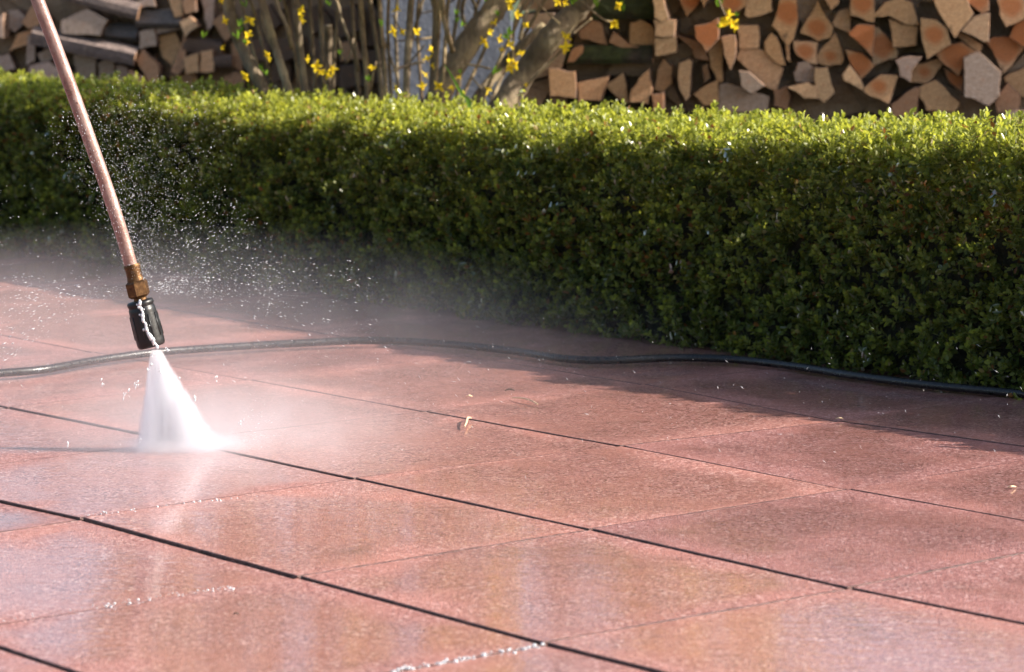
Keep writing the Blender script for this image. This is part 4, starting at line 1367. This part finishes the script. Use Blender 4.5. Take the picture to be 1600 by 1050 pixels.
for fx_, n_ in ((0.05, 160), (0.35, 160), (0.65, 200), (0.98, 420)):
    LEAK = np.array(jl.lerp(jr, fx_)) + np.array([0, 0, 0.002])
    parts.append(burst(n_, 4, 62, 0.004, 0.10 if fx_ > .9 else 0.05, 1.6, 0.00036, 0.6, 7.0, 2.0))
    parts.append(burst(n_ // 2, 118, 176, 0.004, 0.05, 1.6, 0.00034, 0.6, 6.0, 2.0))
LEAK = LEAK_KEEP
# loose drops drifting over the patio and falling along the hedge
m = 450
gx = np.array([ground(rng.uniform(-40, 1640), rng.uniform(440, 760), 0.0) for _ in range(m)])
gx[:, 2] = rng.random(m) * 0.12 + 0.004
parts.append((gx, np.stack([rng.normal(.5, .4, m), rng.normal(0, .3, m), rng.normal(-.5, .3, m)], axis=1), 0.0006 + 0.0040 * rng.random(m) ** 2, 0.00020 + 0.0002 * rng.random(m) ** 3))
P_ = np.concatenate([p[0] for p in parts]); D_ = np.concatenate([p[1] for p in parts]); L_ = np.concatenate([p[2] for p in parts]); W_ = np.concatenate([p[3] for p in parts])
V_, T_ = blobs(P_, D_, L_, W_)
drops = link("water_droplets", np_tri_mesh("water_droplets", V_, T_), M_DROP)
tag(drops, "fine white droplets bursting out around the lance coupling and over the patio", "water droplets", kind="stuff")
# a few big falling splashes beside the jet
big = [(238, 556), (236, 568), (232, 577), (214, 600), (212, 603), (202, 612), (195, 618), (192, 622), (279, 594), (303, 622), (304, 624), (261, 547), (258, 583), (250, 578), (160, 597), (178, 720), (338, 592), (374, 661), (107, 694), (197, 708), (218, 690)]
BV_, BT_, cnt = [], [], 0
for (u_, v_) in big:
    for _ in range(3):
        p = np.array(at_y(u_ + random.uniform(-2, 2), v_ + random.uniform(-4, 4), LY - 0.02))
        if p[2] < 0.004: continue
        V_, T_ = blobs(p[None], np.array([[0.25, 0, 1.0]]) + rng.normal(0, .2, (1, 3)), np.array([random.uniform(.001, .0032)]), np.array([random.uniform(.0005, .0011)]), IV, IT)
        BV_.append(V_); BT_.append(T_ + cnt); cnt += len(V_)
tag(link("water_splashes", np_tri_mesh("water_splashes", np.concatenate(BV_), np.concatenate(BT_)), M_DROP, smooth=True), "larger white drops falling close beside the water jet", "water drops", kind="stuff")

# beads of water caught in the wet joints
seams = [((600, 1050), (850, 1008), 300, .8), ((150, 948), (385, 914), 120, .6), ((0, 969), (150, 948), 30, .5), ((1335, 921), (1600, 877), 150, .6), ((132, 806), (400, 775), 130, .6), ((930, 826), (1320, 770), 90, .5), ((1335, 768), (1600, 734), 80, .5), ((980, 697), (1310, 661), 60, .45)]
BP, BR = [], []
for (a_, b_, n_, s_) in seams:
    A_, B_ = ground(*a_), ground(*b_)
    for _ in range(n_):
        f_ = random.random()
        p = A_.lerp(B_, f_) + Vector((random.gauss(0, .002), random.gauss(0, .0042), 0))
        BP.append((p.x, p.y, random.uniform(-.005, .0015))); BR.append((.0005 + .0019 * random.random() ** 2.2) * s_)
BP, BR = np.array(BP), np.array(BR)
V_, T_ = blobs(BP, np.tile([1.0, 0, 0], (len(BP), 1)) + rng.normal(0, .3, (len(BP), 3)), BR * 1.3, BR, IV, IT)
tag(link("joint_water", np_tri_mesh("joint_water", V_, T_), M_BEAD, smooth=True), "glinting beads of water lying in the slab joints", "water", kind="stuff")

# drifting mist
def ellipsoid(name, c, rad, dens, noise_scale, aniso, label, power=1.0, lo=0.3, hi=0.7):
    V, Fc = [], []
    NLa, NLo = 12, 24
    for i in range(NLa + 1):
        th = math.pi * i / NLa
        for k in range(NLo):
            ph = 2 * math.pi * k / NLo
            V.append((math.sin(th) * math.cos(ph), math.sin(th) * math.sin(ph), math.cos(th)))
    for i in range(NLa):
        for k in range(NLo):
            Fc.append((i * NLo + k, (i + 1) * NLo + k, (i + 1) * NLo + (k + 1) % NLo, i * NLo + (k + 1) % NLo))
    me = mesh(name, V, Fc)
    def fn(t):
        P = t.coord()
        g = t.n("ShaderNodeTexGradient", gradient_type='SPHERICAL', inp={0: P}).outputs['Fac']
        g = t.math('POWER', g, power)
        W = t.n("ShaderNodeNewGeometry").outputs['Position']
        n_ = t.noise(W, noise_scale, 3, 0.55, 0.4)
        return t.math('MULTIPLY', t.math('MULTIPLY', g, dens), t.maprange(n_, lo, hi, 0.45, 1.4))
    o = link(name, me, mat_volume(name + "_air", fn, aniso), None, c)
    o.scale = rad
    tag(o, label, "mist", kind="stuff")
    return o
cM = ground(250, 640)
ellipsoid("water_mist", (cM.x - 0.12, cM.y + 0.50, 0.02), (0.95, 1.25, 0.16), 0.66, 6.0, 0.4, "pale mist drifting low over the slabs behind the lance", 1.2, 0.38, 0.64)
ellipsoid("impact_mist", (JB.x + 0.06, JB.y + 0.06, 0.0), (0.34, 0.34, 0.11), 6.5, 16.0, 0.4, "thick white mist around the foot of the water jet", 1.9)
ellipsoid("splash_mist", (JB.x + 0.006, JB.y, 0.004), (0.105, 0.06, 0.022), 80.0, 60.0, 0.4, "bright white splash where the jet strikes the slab", 1.5)

# ------------------------------------------------------------------ litter washed onto the slabs
M_STRAW = mat_flat("dry_straw", (0.62, 0.46, 0.28), 0.6)
M_DARKLEAF = mat_flat("dead_leaf", (0.06, 0.04, 0.03), 0.5)
def litter(name, path, w, mat, label, cat, lift=0.005):
    pts = [ground(u_, v_, 0.0) + Vector((0, 0, lift + (0.002 if 0 < k < len(path) - 1 else 0))) for k, (u_, v_) in enumerate(path)]
    org = pts[0].copy()
    sp_ = spline([p - org for p in pts], 9)
    v, f = tube_geo(sp_, [w * (0.45 + 0.55 * math.sin(math.pi * (0.12 + 0.76 * k / 8))) for k in range(9)], 6, True, 0.15)
    o = link(name, mesh(name, v, f), mat, None, org)
    tag(o, label, cat)
litter("straw", [(726, 673), (729, 667), (731, 661), (736, 659)], 0.0014, M_STRAW, "small hooked pale straw near the middle of the patio", "straw")
litter("straw", [(800, 627), (815, 630), (828, 633), (840, 637)], 0.0012, M_STRAW, "long thin pale straw lying left of the hedge shadow's edge", "straw")
litter("dead_leaf", [(789, 616), (796, 615.6), (804, 615.5)], 0.00126, M_DARKLEAF, "tiny dark leaf scrap lying just above the long straw", "leaf")
litter("dead_leaf", [(729, 625), (733, 625.5), (738, 625)], 0.00108, M_STRAW, "tiny pale leaf scrap lying behind the hooked straw", "leaf")
litter("dead_leaf", [(365, 968), (369, 969), (374, 968)], 0.00066, M_DARKLEAF, "tiny dark speck of leaf on the nearest slabs", "leaf")
litter("dead_leaf", [(1306, 660), (1312, 661), (1317, 660)], 0.00096, M_STRAW, "tiny pale scrap at the slab corner by the hedge shadow", "leaf")
litter("dead_leaf", [(1575, 768), (1580, 769), (1587, 767)], 0.00108, M_STRAW, "tiny pale scrap at the right edge of the patio", "leaf")
